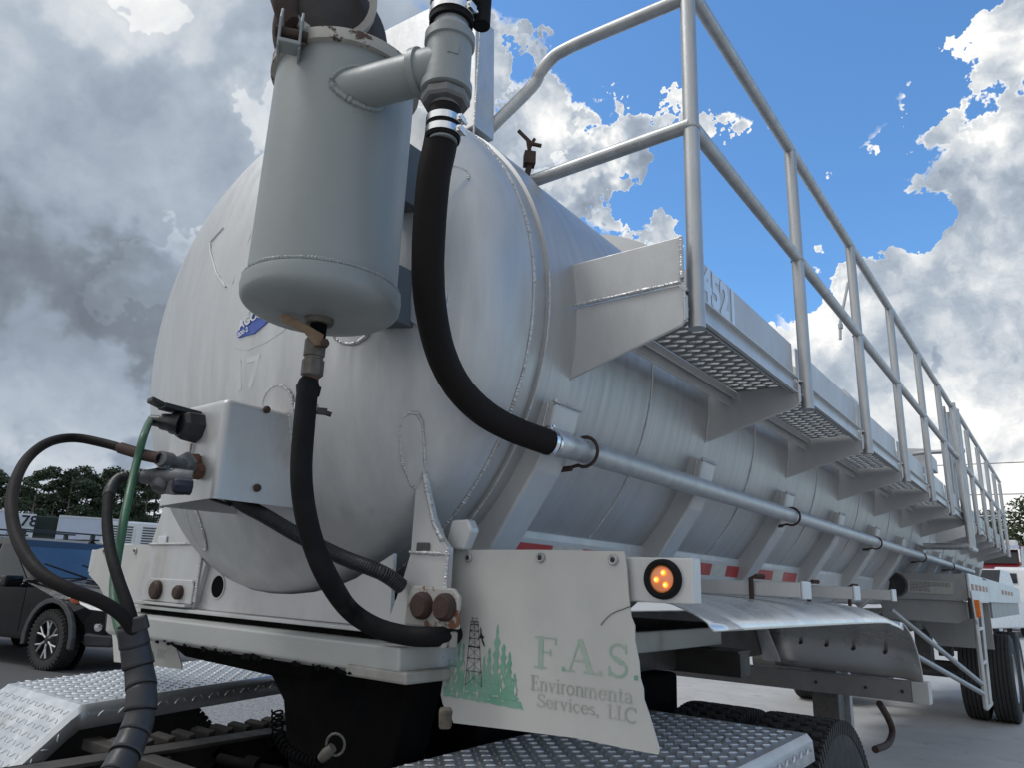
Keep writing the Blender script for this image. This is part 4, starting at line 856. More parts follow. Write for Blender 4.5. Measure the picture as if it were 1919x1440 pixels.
pl_ = [(-1.244, 7.945, 0.1731), (-0.8689, 7.945, 0.1652), (-0.8808, 7.945, 0.05188), (-1.25, 7.945, 0.05616)]
m = MB(); m.prism(pl_, (0,-.004,0)); plc = m.build('placard', M('faded_placard', (.38,.385,.36), 0, .5, (.31,.315,.30), 12), fd)
m = MB(); pz0 = Vector(pl_[0]); px_ = Vector(pl_[1])-pz0; pv_ = Vector(pl_[3])-pz0; Rt = random.Random(5)
for i in range(7):
    u = .05
    while u < (.9 if i < 3 else .45):
        w_ = Rt.uniform(.02,.07); a = pz0+px_*u+pv_*(.12+.11*i)+Vector((0,-.0055,0)); m.add([a, a+px_*w_, a+px_*w_+pv_*.045, a+pv_*.045], [(0,1,2,3)]); u += w_+.015
m.build('small_print', DARKST, plc)
m = MB(); m.prism([(-1.50,7.99,-.002),(-.79,7.99,-.002),(-.79,7.99,-.14),(-.87,7.99,-.20),(-1.50,7.99,-.19)], (0,.02,0)); m.build('lower_skirt', DECK, T, bevel=.003)
m = MB(); m.prism([(-1.0,9.9,-.01),(-.77,9.9,-.01),(-.77,9.9,-.5),(-1.3,9.9,-.5),(-1.5,9.9,-.2)], (0,.03,0)); m.build('mud_plate', DECK, T, bevel=.003)
m = MB(); m.box((-.80,10.3,-.18),(-.775,15.4,-.005)); m.build('side_skirt', DECK, T, bevel=.003)
am = Vector((-0.7189, 7.9, -0.06095)); m = MB(); m.obox(am, (.040,0,0), (0,.03,0), (0,0,.075)); mk = m.build('side_marker_lamp', AMBP, T, bevel=.008)
m = MB(); m.obox(am+Vector((-.03,-.05,0)), (.015,0,0), (0,.04,0), (0,0,.09)); m.build('marker_backing', PLAST, mk, bevel=.01)
m = MB(); m.tube([am+Vector((-.01,-.1,.15)), am+Vector((0,-.09,-.09)), am+Vector((0,-.02,-.13))], .008, 8); m.build('wire_guard', ALU, mk, True)
# access ladder below the deck
m = MB(); m.tube([(-.765,8.30,-.01),(-.765,8.28,-.93)], .022, 14); m.build('step_rail', TUBEM, T, True)
m = MB(); m.tube([(-.765,8.88,-.01),(-.765,8.66,-.93)], .020, 14); m.build('step_rail', TUBEM, T, True)
for z in (-.25,-.55,-.93):
    m = MB(); m.box((-.78,8.28,z-.015),(-.75,8.78,z+.015)); m.build('step_bar', ALU, T, bevel=.003)
m = MB(); m.cyl((-1.35,7.6,-.10),(-.775,8.26,-.72),.022,14); m.build('ladder_strut', TUBEM, T, True)
m = MB(); m.cyl((-1.50,6.6,-.16),(-.775,8.24,-.80),.022,14); m.build('ladder_strut', TUBEM, T, True)

# wheels
def wheel(cx, cy, cz, w, R_, par, name='wheel', outer=1, lugs=False, rim=True):
    """axis along X; cx is the centre"""
    wr = MB(); hw = w/2; rimr = R_*.56
    prof = [(rimr,-hw*.86),(rimr+.02,-hw*.92),(R_*.80,-hw),(R_*.93,-hw*.94),(R_*.985,-hw*.84)]
    g_ = 5 if not lugs else 0
    if g_:
        for i in range(g_):
            a = -hw*.80+ i*(hw*1.6)/g_; b = a+hw*1.6/g_
            prof += [(R_, a+.006), (R_, b-.006), (R_-.014, b-.004), (R_-.014, b+.004)] if i < g_-1 else [(R_, a+.006), (R_, b-.002)]
    else: prof += [(R_-.016,-hw*.80),(R_-.016,hw*.80)]
    prof += [(R_*.985,hw*.84),(R_*.93,hw*.94),(R_*.80,hw),(rimr+.02,hw*.92),(rimr,hw*.86)]
    wr.lathe(prof, (cx,cy,cz), (1,0,0), 72)
    if lugs:
        for i in range(56):
            a = 2*PI*i/56
            for j, off in enumerate((-.72,-.38,0,.38,.72)):
                aa = a+(PI/56 if j % 2 else 0)+ (0 if abs(off) < .7 else 0); c = Vector((cx+off*hw, cy+math.cos(aa)*(R_-.006), cz+math.sin(aa)*(R_-.006)))
                tg = Vector((0,-math.sin(aa),math.cos(aa))); rd = Vector((0,math.cos(aa),math.sin(aa)))
                hl = R_*PI/56*(.84 if abs(off) < .7 else .62)*.98; hx_ = hw*.155 if abs(off) < .7 else hw*.13
                hexp = [(-1,0),(-.55,1),(.55,1),(1,0),(.55,-1),(-.55,-1)] if abs(off) < .7 else [(-1,-1),(-1,1),(1,1),(1,-1)]
                wr.add([c+tg*hl*u+Vector((hx_*v_,0,0))-rd*.011 for u, v_ in hexp]+[c+tg*hl*u*.88+Vector((hx_*v_*.88,0,0))+rd*.007 for u, v_ in hexp],
                       [(k,(k+1)%len(hexp),(k+1)%len(hexp)+len(hexp),k+len(hexp)) for k in range(len(hexp))]+[tuple(range(len(hexp),2*len(hexp)))])
        for i in range(112):   # shoulder ribs
            a = 2*PI*i/112
            for sg_ in (-1, 1):
                c = Vector((cx+sg_*hw*.93, cy+math.cos(a)*R_*.955, cz+math.sin(a)*R_*.955)); rd = Vector((0,math.cos(a),math.sin(a))); tg = Vector((0,-math.sin(a),math.cos(a)))
                wr.obox(c, (.006,0,0), tg*.008, rd*.022)
    ty = wr.build(name, TYRE, par, True)
    if rim:
        rm_ = MB(); s_ = outer
        rm_.lathe([(rimr+.004,s_*hw*.86),(rimr-.012,s_*hw*.9),(rimr-.03,s_*hw*.7),(rimr-.05,s_*hw*.1),(.14,-s_*hw*.05),(.12,s_*hw*.1),(.11,s_*hw*.5),(.0005,s_*hw*.5)], (cx,cy,cz), (1,0,0), 40)
        rm_.build('rim', ALU, ty, True)
        for k in range(10):
            a = 2*PI*k/10; q = MB(); q.lathe([(.0005,.03*s_),(.014,.03*s_),(.016,0)], (cx+s_*hw*.02, cy+.135*math.cos(a)*1.1, cz+.135*math.sin(a)*1.1), (1,0,0), 6)
    return ty
RW = .515
for cy in (11.52, 12.85):
    for side_ in (1,-1):
        cxo = TX+side_*1.19; cxi = TX+side_*.88
        wheel(cxo, cy, GZ+RW, .27, RW, T, 'tyre', side_); wheel(cxi, cy, GZ+RW, .27, RW, T, 'tyre', side_, rim=False)
    m = MB(); m.cyl((TX-1.0,cy,GZ+RW),(TX+1.0,cy,GZ+RW),.06,16); m.build('axle', DARKST, T, True)
# dark suspension clutter between deck and ground (hangers, tanks)
m = MB(); m.box((-2.5,9.2,-.62),(-1.55,9.7,-.2)); m.build('battery_box', DARKST, T, bevel=.01); m = MB(); m.cyl((-2.6,7.6,-.62),(-1.4,7.6,-.62),.13,24); m.build('air_tank', DARKST, T, bevel=.004)
for y in (10.4,12.2,13.6):
    for x in (-1.62,-2.59):
        m = MB(); m.box((x,y,-.75),(x+.17,y+.2,-.3)); m.build('suspension_hanger', DARKST, T, bevel=.01)

# --- drain valve and hose under the canister
VC = Vector((CX, CY_, CZ0-.086))
m = MB(); m.cyl(VC+Vector((0,0,.01)), VC+Vector((0,0,-.035)), .019, 16); dv0 = m.build('valve_nipple', GREASE, T, True)
m = MB(); m.tube([VC+Vector((-.004,0,z)) for z in (-.034,-.036,-.075,-.077,-.083,-.085,-.12,-.125)], [.016,.024,.024,.021,.021,.025,.025,.019], 8); m.build('valve_body', FIT, dv0)
hv = VC+Vector((-.0,0,-.03))+dn*.024
m = MB(); m.prism([tuple(hv+side*a+e*b) for a, b in ((-.012,-.026),(-.014,.000),(.050,.030),(.075,.038),(.085,.030),(.080,.018),(.03,.0),(.004,-.028))], dn*.006); m.build('valve_handle', RUSTL, dv0, bevel=.002)
m = MB(); m.cyl(hv+e*-.022-side*.018, hv+e*-.022-side*.018+dn*.018, .0095, 6); m.build('handle_nut', RUST, dv0, True)
m = MB(); m.tube([VC+Vector((-.006,0,-.12)), VC+Vector((-.008,0,-.155))], [.018,.019], 16); m.build('rusty_nipple', M('copper_rust', (.14,.06,.035), .2, .6), dv0, True)
dA = VC+Vector((-.010,0,-.150))
dp = smooth_path([dA, (-1.317, 0.9771, 0.4041), (-1.308, 0.9728, 0.3109), (-1.301, 0.9736, 0.2164), (-1.296, 0.989, 0.138), (-1.295, 1.023, 0.06197), (-1.286, 1.066, -0.008597), (-1.42, 1.25, -0.07915), (-1.374, 1.3, -0.1181), (-1.308, 1.345, -0.1344), (-1.253, 1.375, -0.1339), (-1.258, 1.43, -0.1334), (-1.293, 1.52, -0.1321), (-1.318, 1.6, -0.1278)], 10)
m = MB(); m.tube(dp, .0235, 24); dh = m.build('drain_hose', RUB, T, True)
m = MB(); m.tube([dp[0]+Vector((0,0,.004)), dp[0]-Vector((0,0,.012)), dp[1]], [.028,.026,.025], 20); m.build('hose_cuff', RUB, dh, True)
band(dA+Vector((0,0,-.045)), (0,0,1), .0245, .016, dh, None); m = MB(); c_ = dA+Vector((0,0,-.05))-side*.034; m.obox(c_, side*.012, dn*.007, e*.007); m.cyl(c_-side*.0, c_-side*.022-e*.006, .006, 8); m.build('clamp_screw', PLAST, dh, bevel=.001)
# corrugated conduit and thin cable
cp = smooth_path([(-1.80,1.13,.20), (-1.833, 1.14, 0.2049), (-1.77, 1.16, 0.1717), (-1.716, 1.19, 0.1448), (-1.636, 1.24, 0.09864), (-1.527, 1.3, 0.04752), (-1.434, 1.33, 0.0194), (-1.408, 1.36, 0.002422), (-1.394, 1.4, -0.02278)], 10)
rp_ = resample(cp, .0022); m = MB(); m.tube(rp_, [.0205 if i % 3 else .0182 for i in range(len(rp_))], 14); m.build('corrugated_conduit', PLAST, T, True)
m = MB(); m.tube(smooth_path([(-1.84,1.10,.20), (-1.882, 1.1, 0.2007), (-1.869, 1.12, 0.1879), (-1.799, 1.13, 0.1723)], 6), .0048, 8); m.build('thin_cable', PLAST, T, True)

# ================================================================== hoses between tractor and trailer
gA = Vector((-1.696, 0.8642, 0.2516))
p1 = smooth_path([gA, (-1.745, 0.8496, 0.2604), (-1.805, 0.8382, 0.2747), (-1.881, 0.8129, 0.2936), (-1.938, 0.7664, 0.3035), (-1.902, 0.6985, 0.2778), (-1.834, 0.6379, 0.2254), (-1.726, 0.587, 0.1576), (-1.623, 0.5574, 0.09232), (-1.514, 0.5443, 0.03127), (-1.423, 0.5508, -0.0149), (-1.364, 0.5784, -0.0406), (-1.337, 0.6175, -0.05742), (-1.32, 0.6519, -0.08025), (-1.328, 0.6817, -0.1104), (-1.348, 0.707, -0.153)], 8)
m = MB(); m.tube(p1, .0112, 16); h1 = m.build('air_hose', RUBB, None, True); tag(h1, 'black air hose looping far out to the left before joining the wrapped bundle', 'air hose', 'air hoses between tractor and trailer')
rs = resample(p1[:20], .0045); m = MB(); m.tube(rs, [.0142 if i % 2 else .0122 for i in range(len(rs))], 14); m.build('spring_guard', M('rusty_spring', (.05,.028,.022), .3, .6, (.08,.05,.04), 40), h1, True)
p2 = smooth_path([(-1.75, 0.8634, 0.21), (-1.762, 0.8409, 0.2113), (-1.761, 0.8077, 0.1966), (-1.698, 0.7652, 0.1556), (-1.604, 0.7284, 0.09194), (-1.511, 0.7025, 0.03099), (-1.432, 0.69, -0.02296), (-1.372, 0.6862, -0.06786), (-1.347, 0.6925, -0.1075), (-1.36, 0.7113, -0.1543)], 8)
m = MB(); m.tube(p2, .0105, 16); h2 = m.build('air_hose', RUB, None, True); tag(h2, 'black air hose dropping straight down beside the green cable', 'air hose', 'air hoses between tractor and trailer')
rs = resample(p2[:26], .0045); m = MB(); m.tube(rs, [.0138 if i % 2 else .0118 for i in range(len(rs))], 14); m.build('spring_guard', PLAST, h2, True)
pA = P1
p3 = smooth_path([pA+Vector((.01,.01,0)), pA, (-1.749, 0.8433, 0.3078), (-1.739, 0.8331, 0.2471), (-1.706, 0.8138, 0.1861), (-1.652, 0.7857, 0.1211), (-1.607, 0.7641, 0.05605), (-1.559, 0.7419, 0.001071), (-1.516, 0.7266, -0.04981), (-1.464, 0.7167, -0.09674), (-1.417, 0.7145, -0.1361), (-1.404, 0.7253, -0.1772)], 8)
m = MB(); m.tube(p3, .0092, 16); h3 = m.build('electrical_cable', GREEN, None, True); tag(h3, 'green electrical cable hanging from the black plug to the bundle', 'cable')
# wrapped bundle
pb_ = smooth_path([(-1.34, 0.6816, -0.09784), (-1.339, 0.696, -0.1384), (-1.328, 0.7048, -0.1775), (-1.309, 0.7045, -0.21), (-1.296, 0.7006, -0.246), (-1.281, 0.6844, -0.2789), (-1.26, 0.6594, -0.3115), (-1.24, 0.633, -0.3413), (-1.225, 0.6068, -0.3838)], 12)
bd = root('wrapped_hose_bundle', 'thick bundle of hoses in overlapping black spiral wrap in front of the fender', 'hose bundle', tuple(pb_[-1]))
rs = resample(pb_, .0062); rad = []
m = MB(); m.tube(rs, .0205, 18); m.build('hose_core', RUB, bd, True)
i = 0; seg_n = 0
while i < len(rs)-6:
    n = 6; a = rs[i:i+n+1]; tilt = Vector((random.uniform(-.06,.06), random.uniform(-.06,.06), 0))
    m = MB(); m.tube(a, [.0232+.0022*(k/n) + (.0008 if seg_n % 2 else 0) for k in range(n+1)], 22, caps=False); o_ = m.build('spiral_wrap_turn', WRAP, bd, True); mo = o_.modifiers.new('s','SOLIDIFY'); mo.thickness = .0018
    i += n-0; seg_n += 1
m = MB(); c_ = Vector((-1.307, 0.6793, -0.09395)); m.obox(c_, tuple(Rv*.014+Uv*.004), tuple(Uv*.012-Rv*.003), tuple(Fv*.006)); m.build('wrap_loose_end', WRAP, bd, bevel=.003)

# ================================================================== TRACTOR (rear end only)
K = root('semi_tractor', 'rear of a semi tractor with diamond plate fenders under the tank trailer nose', 'tractor', (TX, 1.9, GZ))
def plate_bars(mb, f, u0, u1, v0, v1, pitch=.034, ln=.0140, wd=.0036, ht=.0028):
    """f(u,v) -> point, normal ; alternating raised bars"""
    nu = int((u1-u0)/pitch); nv = int((v1-v0)/pitch)
    for i in range(nu):
        for j in range(nv):
            u = u0+(i+.5)*pitch; v = v0+(j+.5)*pitch; d = (i+j) % 2; P, Nn = f(u, v)
            eu = (f(u+.002, v)[0]-P).normalized(); ev = Nn.cross(eu).normalized()
            d1 = (eu+ev).normalized() if d else (eu-ev).normalized(); d2 = Nn.cross(d1)
            L1_ = ln*.92
            ring_ = [P-Nn*.0004+d1*L1_*t+d2*w*wd for t, w in ((-1,0),(-.4,1),(.4,1),(1,0),(.4,-1),(-.4,-1))]
            top_ = [P+Nn*ht+d1*L1_*t*.7+d2*w*wd*.35 for t, w in ((-1,0),(-.4,1),(.4,1),(1,0),(.4,-1),(-.4,-1))]
            mb.add(ring_+top_, [(k,(k+1)%6,(k+1)%6+6,k+6) for k in range(6)]+[tuple(range(6,12))])
def fender(xa, xb, y0, y1, zf, zr, slope_len, side_in, name_label):
    """deck from (xa..xb), inner side at side_in"""
    sdz = math.tan(math.radians(43)); m = MB(); n = 5
    def sec(y):   # cross-section points with rounded lips
        z = zf+(zr-zf)*(y-y0)/(y1-y0) if y >= y0 else zf-(y0-y)*sdz
        return z
    ys = [y0-slope_len, y0-.03, y0-.012, y0, y0+.02, (y0+y1)/2, y1]
    xs_ = [xa, xa+.004, xa+.02, xb-.02, xb-.004, xb]; zo = [-.075, -.018, 0, 0, -.018, -.075]
    vs = []
    for y in ys:
        z = sec(y)
        if abs(y-y0) < .025: z -= .004
        for x, d in zip(xs_, zo): vs.append((x, y, z+d))
    k = len(xs_); fs = [(i*k+j, i*k+j+1, (i+1)*k+j+1, (i+1)*k+j) for i in range(len(ys)-1) for j in range(k-1)]
    m.add(vs, fs); o = m.build('fender', DIAM, K, True); sm_ = o.modifiers.new('s','SOLIDIFY'); sm_.thickness = .003; sm_.offset = -1
    mb = MB(); nz_ = Vector((0,-(zr-zf)/(y1-y0),1)).normalized()
    plate_bars(mb, lambda u, v: (Vector((u, v, sec(v)+.0005)), nz_), xa+.02, xb-.015, y0+.01, y1-.01)
    ns = Vector((0,-sdz,1)).normalized(); cs = math.cos(math.atan(sdz))
    plate_bars(mb, lambda u, v: (Vector((u, y0-.02-v*cs, sec(y0-.02-v*cs)+.0005)), ns), xa+.02, xb-.015, 0, slope_len/cs-.03)
    for xx, nn in ((xa, Vector((-1,0,0))), (xb, Vector((1,0,0)))):
        plate_bars(mb, lambda u, v: (Vector((xx+nn.x*.0006, u, sec(u)-.02-v)), nn), y0+.01, y1-.01, 0, .05)
        plate_bars(mb, lambda u, v: (Vector((xx+nn.x*.0006, u, sec(u)-.02-v)), nn), y0-slope_len+.02, y0-.02, 0, .05)
    b_ = kind(mb.build('diamond_bars', DIAM, o), 'stuff')
    o['label'] = name_label
    return o, sec
fN, sN = fender(-1.335, -.700, .90, 2.53, -.425, -.415, .75, -1.335, 'near diamond plate fender below the off-white panel')
fF, sF = fender(-3.38, -2.72, 1.27, 2.17, -.452, -.408, .95, -2.72, 'far diamond plate fender behind the wrapped bundle')
for x, y, f_, s_ in ((-1.13,2.42,fN,sN),(-.86,2.22,fN,sN),(-3.20,2.05,fF,sF),(-2.98,2.1,fF,sF)):
    m = MB(); m.lathe([(.0005,.010),(.006,.009),(.010,.004),(.012,0)], (x,y,s_(y)), (0,0,1), 14); m.build('fender_bolt', GALV, f_, True)
for cy in (1.62, 2.94):
    for side_ in (1,-1):
        r_ = .495 if (side_ == 1 and cy > 2) else .475; cy_ = cy+(.02 if r_ > .48 else 0)
        wheel(TX+side_*1.165, cy_, GZ+r_, .26, r_, K, 'tyre', side_, lugs=True)
        if side_ == 1 or cy > 2: wheel(TX+side_*.855, cy_, GZ+r_, .26, r_, K, 'tyre', side_, lugs=True, rim=False)
    m = MB(); m.cyl((TX-1.1,cy,GZ+.5),(TX+1.1,cy,GZ+.5),.07,16); m.lathe([(.0005,-.18),(.13,-.14),(.19,0),(.13,.14),(.0005,.18)], (TX,cy,GZ+.52), (1,0,0), 24); m.build('drive_axle', GREASE, K, True)
for x in (TX-.47, TX+.37):
    m = MB(); m.box((x,-1.5,-.86),(x+.012,3.3,-.56)); m.box((x-.0,-1.5,-.572),(x+.10,3.3,-.56)); m.box((x,-1.5,-.86),(x+.10,3.3,-.848)); m.build('frame_rail', FRAMEB, K, bevel=.002)
for y in (-.2,.55,1.15,1.9,2.6):
    m = MB(); m.box((TX-.36,y,-.80),(TX+.36,y+.10,-.62)); m.build('frame_crossmember', GREASE, K, bevel=.01)
# plates and steps between frame and far fender
m = MB(); m.box((-2.75,1.30,-.60),(-1.40,1.36,-.565)); m.build('deck_support_bar', FRAMEB, K, bevel=.003)
m = MB(); m.obox((-2.10,1.22,-.60), (.42,.05,-.0), (-.005,.028,0), (0,0,.007)); m.build('deck_support_bar', FRAMEB, K, bevel=.002)
m = MB(); m.obox((-2.52,1.40,-.585), (.14,-.02,-.0), (.004,.03,0), (0,0,.006)); m.build('deck_support_bar', FRAMEB, K, bevel=.002)
# fifth wheel
m = MB()
prof5 = [(-2.48,1.55),(-2.50,2.15),(-2.42,2.55),(-2.25,2.75),(-2.12,2.78),(-2.08,2.25),(-1.96,2.25),(-1.92,2.78),(-1.79,2.75),(-1.62,2.55),(-1.54,2.15),(-1.56,1.55),(-1.75,1.42),(-2.29,1.42)]
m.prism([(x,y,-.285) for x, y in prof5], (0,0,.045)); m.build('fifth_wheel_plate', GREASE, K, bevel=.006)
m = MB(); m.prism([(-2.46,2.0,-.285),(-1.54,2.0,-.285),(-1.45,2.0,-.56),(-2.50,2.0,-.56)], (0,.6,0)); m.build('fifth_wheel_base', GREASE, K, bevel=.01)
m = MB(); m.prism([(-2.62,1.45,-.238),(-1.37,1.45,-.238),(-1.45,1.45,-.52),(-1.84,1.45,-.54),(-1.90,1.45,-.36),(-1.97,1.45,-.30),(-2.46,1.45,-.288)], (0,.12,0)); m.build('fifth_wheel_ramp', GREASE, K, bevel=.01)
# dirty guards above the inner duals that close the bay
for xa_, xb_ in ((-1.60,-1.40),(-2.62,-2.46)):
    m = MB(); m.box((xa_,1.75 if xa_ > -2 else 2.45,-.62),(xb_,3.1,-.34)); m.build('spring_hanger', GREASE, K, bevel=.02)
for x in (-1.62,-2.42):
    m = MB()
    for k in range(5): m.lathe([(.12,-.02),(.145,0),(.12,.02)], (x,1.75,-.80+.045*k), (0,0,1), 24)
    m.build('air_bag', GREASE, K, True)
# cross ribs like a grate beside the frame, below the near fender
m = MB()
for k in range(16): m.obox((-1.43,.80+.07*k,-.545), (.055,.0,.0), (0,.012,.004), (0,0,.022))
m.build('ribbed_guard', GREASE, K, bevel=.004)
m = MB()
for k in range(14): m.obox((-2.60,1.35+.075*k,-.58), (.06,.0,.0), (0,.014,.004), (0,0,.022))
m.build('ribbed_guard', FRAMEB, K, bevel=.004)
for k, (x, y, z) in enumerate(((-1.95,1.30,-.50),(-1.70,1.22,-.56),(-2.25,1.62,-.62))):
    m = MB(); m.cyl((x,y,z), (x+.42,y+.10,z-.02), .014, 12); m.cyl((x+.10,y+.02,z), (x+.14,y+.03,z-.002), .022, 12); m.build('linkage_rod', GREASE, K, True)
# coiled line and fitting
ax_ = smooth_path([(-1.575, 1.19, -0.3184), (-1.535, 1.171, -0.3634), (-1.482, 1.17, -0.3949), (-1.411, 1.175, -0.4031), (-1.367, 1.178, -0.3889)], 14); rs = resample(ax_, .0012); coil = []
for i, q in enumerate(rs):
    t_ = (rs[min(i+1,len(rs)-1)]-rs[max(i-1,0)]).normalized(); u_ = t_.cross(Vector((0,0,1))).normalized(); w_ = t_.cross(u_); a = i*.55; coil.append(q+(u_*math.cos(a)+w_*math.sin(a))*.0125)
m = MB(); m.tube(coil, .0026, 6); m.build('coiled_air_line', GREASE, K, True)
m = MB(); q = Vector((-1.349, 1.161, -0.3751)); m.tube([q-Rv*.012-Uv*.012, q, q+Rv*.014+Uv*.014], [.010,.013,.011], 10); m.tube([q+Rv*.02+Uv*.02+Rv*.02*math.cos(a)+Uv*.024*math.sin(a) for a in [2*PI*k/16 for k in range(17)]], .0028, 6); m.build('brass_fitting', FIT, K, True)
m = MB(); q = Vector((-1.16, 1.33, -0.2972)); m.obox(q, tuple(Rv*.014), tuple(Uv*.022), tuple(Fv*.012)); m.build('rag_like_flake', M('tan_flake', (.16,.13,.10), 0, .8, (.04,.035,.03), 30), K, bevel=.006)

# ================================================================== BACKGROUND
# --- black pickup truck, heading (0.985, 0.17)
PKO = Vector((-13.35, 5.35, GZ)); hd_ = Vector((.985, .17, 0)).normalized(); rt_ = Vector((hd_.y, -hd_.x, 0))
def pk(l, s, z): return PKO + hd_*l + rt_*s + Vector((0,0,z))    # l forward, s to its right hand (camera) side
PK = root('pickup_truck', 'black four door pickup truck with roof bars parked behind the hoses', 'pickup truck', tuple(PKO))
def pprism(pts, s0, s1, name, mat, bevel=.03, par=PK, taper=0.0, smooth=False, nose=0.0):
    # side profile points (l,z) extruded across the width, tapered towards the roof
    A = []; B = []
    for l, z in pts:
        t = max(0, (z-1.05))*taper+max(0, l-2.0)*nose; A.append(pk(l, s0+t, z)); B.append(pk(l, s1-t, z))
    n = len(pts); mm = MB(); mm.add(A+B, [tuple(range(n)), tuple(range(2*n-1,n-1,-1))]+[(i, i+n, (i+1)%n+n, (i+1)%n) for i in range(n)])
    me_ = mm.build(name, mat, par, smooth, bevel); return me_
hw = .93
wl, wr_, wz = 0.0+1.72, 1.72, .40     # front axle position along l
arch = lambda c: [(c+.50*math.cos(a), .40+.50*math.sin(a)) for a in [math.radians(180-i*180/8) for i in range(9)]]
body = [(-3.3,.50),(-3.3,1.12),(-1.2,1.14),(-.1,1.17),(.95,1.20),(1.10,1.21),(2.15,1.10),(2.44,.98),(2.55,.80),(2.58,.55),(2.50,.38),(2.30,.34)]+arch(1.72)[::-1]+[(1.1,.36),(-.9,.36)]+arch(-1.55)[::-1]+[(-2.2,.42)]
pprism(body, -hw, hw, 'body', CARP, .06, nose=.48)
cab = [(-1.35,1.12),(-1.20,1.72),(-.95,1.80),(.05,1.81),(.22,1.77),(1.02,1.17)]
pprism(cab, -hw+.05, hw-.05, 'cab', CARP, .04, taper=.20)
# windscreen and glass
ws = [pk(.39,-.66,1.645), pk(.39,.66,1.645), pk(1.00,.80,1.205), pk(1.00,-.80,1.205)]; up2 = (hd_*.62+Vector((0,0,.78)))
m = MB(); m.prism([tuple(v+up2*.012) for v in ws], tuple(up2*.008)); m.build('windscreen', BLUEG, PK, bevel=.003)
for l0_, l1_, l2_, l3_ in ((-.12,.10,.80,-.12),(-1.08,-.22,-.22,-1.15)):
    s_ = lambda z: hw-.05-max(0,(z-1.05))*.20+.006
    m = MB(); m.prism([tuple(pk(l0_,s_(1.70),1.70)), tuple(pk(l1_,s_(1.70),1.70)), tuple(pk(l2_,s_(1.20),1.20)), tuple(pk(l3_,s_(1.20),1.20))], tuple(rt_*.006)); m.build('side_window', GLASS, PK)
m = MB(); m.prism([tuple(pk(1.15,-.62,1.155)), tuple(pk(1.15,.62,1.155)), tuple(pk(2.25,.55,1.085)), tuple(pk(2.25,-.55,1.085))], (0,0,.035)); m.build('bonnet_bulge', CARP, PK, bevel=.02)
m = MB(); m.prism([tuple(pk(1.35,-.3,1.19)), tuple(pk(1.35,.3,1.19)), tuple(pk(2.0,.26,1.145)), tuple(pk(2.0,-.26,1.145))], (0,0,.035)); m.build('bonnet_scoop', CARP, PK, bevel=.015)
# flare, bumper, lamps, grille
for c in (1.72,-1.55):
    fl = [(c+.58*math.cos(a), .40+.56*math.sin(a)) for a in [math.radians(190-i*200/12) for i in range(13)]]+[(c+.49*math.cos(a), .40+.49*math.sin(a)) for a in [math.radians(-10+i*200/12) for i in range(13)]]
    for s_ in (1,-1):
        m = MB(); m.prism([tuple(pk(l, s_*hw-.02*s_, z)) for l, z in fl], tuple(rt_*.06*s_)); m.build('wheel_arch_flare', CARG, PK, bevel=.012)
        m = MB(); m.lathe([(.0005,0),(.49,0)], pk(c, s_*(hw-.25), .42), tuple(rt_*s_), 24); m.build('wheel_well', GREASE, PK)
m = MB(); m.prism([tuple(pk(2.50,.71,.94)), tuple(pk(2.55,.69,.80)), tuple(pk(2.32,.80,.82)), tuple(pk(1.98,hw+.012,.97)), tuple(pk(2.12,.89,.99))], tuple(hd_*.02+rt_*.02+Vector((0,0,.004)))); m.build('headlight', CHROME, PK, bevel=.01)
m = MB(); m.prism([tuple(pk(2.02,hw+.022,.965)), tuple(pk(2.14,.915,.975)), tuple(pk(2.20,.885,.90)), tuple(pk(2.10,hw+.0,.91))], tuple(rt_*.008)); m.build('turn_lens', M('orange_red_lens', (.35,.08,.03), 0, .3), PK)
m = MB(); m.lathe([(.0005,.02),(.05,.018),(.06,0)], pk(2.47,.735,.60), tuple(hd_*.8+rt_*.6), 20); m.build('fog_lamp', CHROME, PK, True)
m = MB(); m.prism([tuple(pk(2.565,-.5,.60)), tuple(pk(2.565,.5,.60)), tuple(pk(2.55,.52,.95)), tuple(pk(2.55,-.52,.95))], tuple(hd_*.02)); m.build('grille', PLAST, PK, bevel=.01)
m = MB(); m.prism([tuple(pk(2.3,.80,.34)), tuple(pk(2.62,.62,.34)), tuple(pk(2.64,.62,.50)), tuple(pk(2.30,.83,.52))], tuple(Vector((0,0,.02))+rt_*-.3)); m.build('front_bumper', CARG, PK, bevel=.03)
m = MB(); mc = pk(.86, hw+.16, 1.16); m.obox(mc, tuple(hd_*.07), tuple(rt_*.13), (0,0,.085)); m.obox(pk(.9,hw+.02,1.10), tuple(hd_*.04), tuple(rt_*.06), (0,0,.03)); m.build('door_mirror', CARP, PK, bevel=.035)
m = MB(); m.cyl(pk(1.02,-.55,1.225), pk(.74,.0,1.42), .012, 6); m.build('wiper', PLAST, PK, True)
m = MB(); m.cyl(pk(1.02,.05,1.225), pk(.74,.6,1.42), .012, 6); m.build('wiper', PLAST, PK, True)
m = MB(); m.cyl(pk(.30,.72,1.70), pk(1.00,.84,1.21), .03, 8); m.build('window_pillar', CARG, PK, True)
# door lines and handle
for l in (.98,-.12,-1.18):
    m = MB(); m.obox(pk(l, hw+.001, .80), tuple(hd_*.004), tuple(rt_*.002), (0,0,.33)); m.build('door_gap', GREASE, PK)
m = MB(); m.obox(pk(0.05, hw+.015, 1.0), tuple(hd_*.07), tuple(rt_*.01), (0,0,.014)); m.build('door_handle', CARP, PK, bevel=.006)
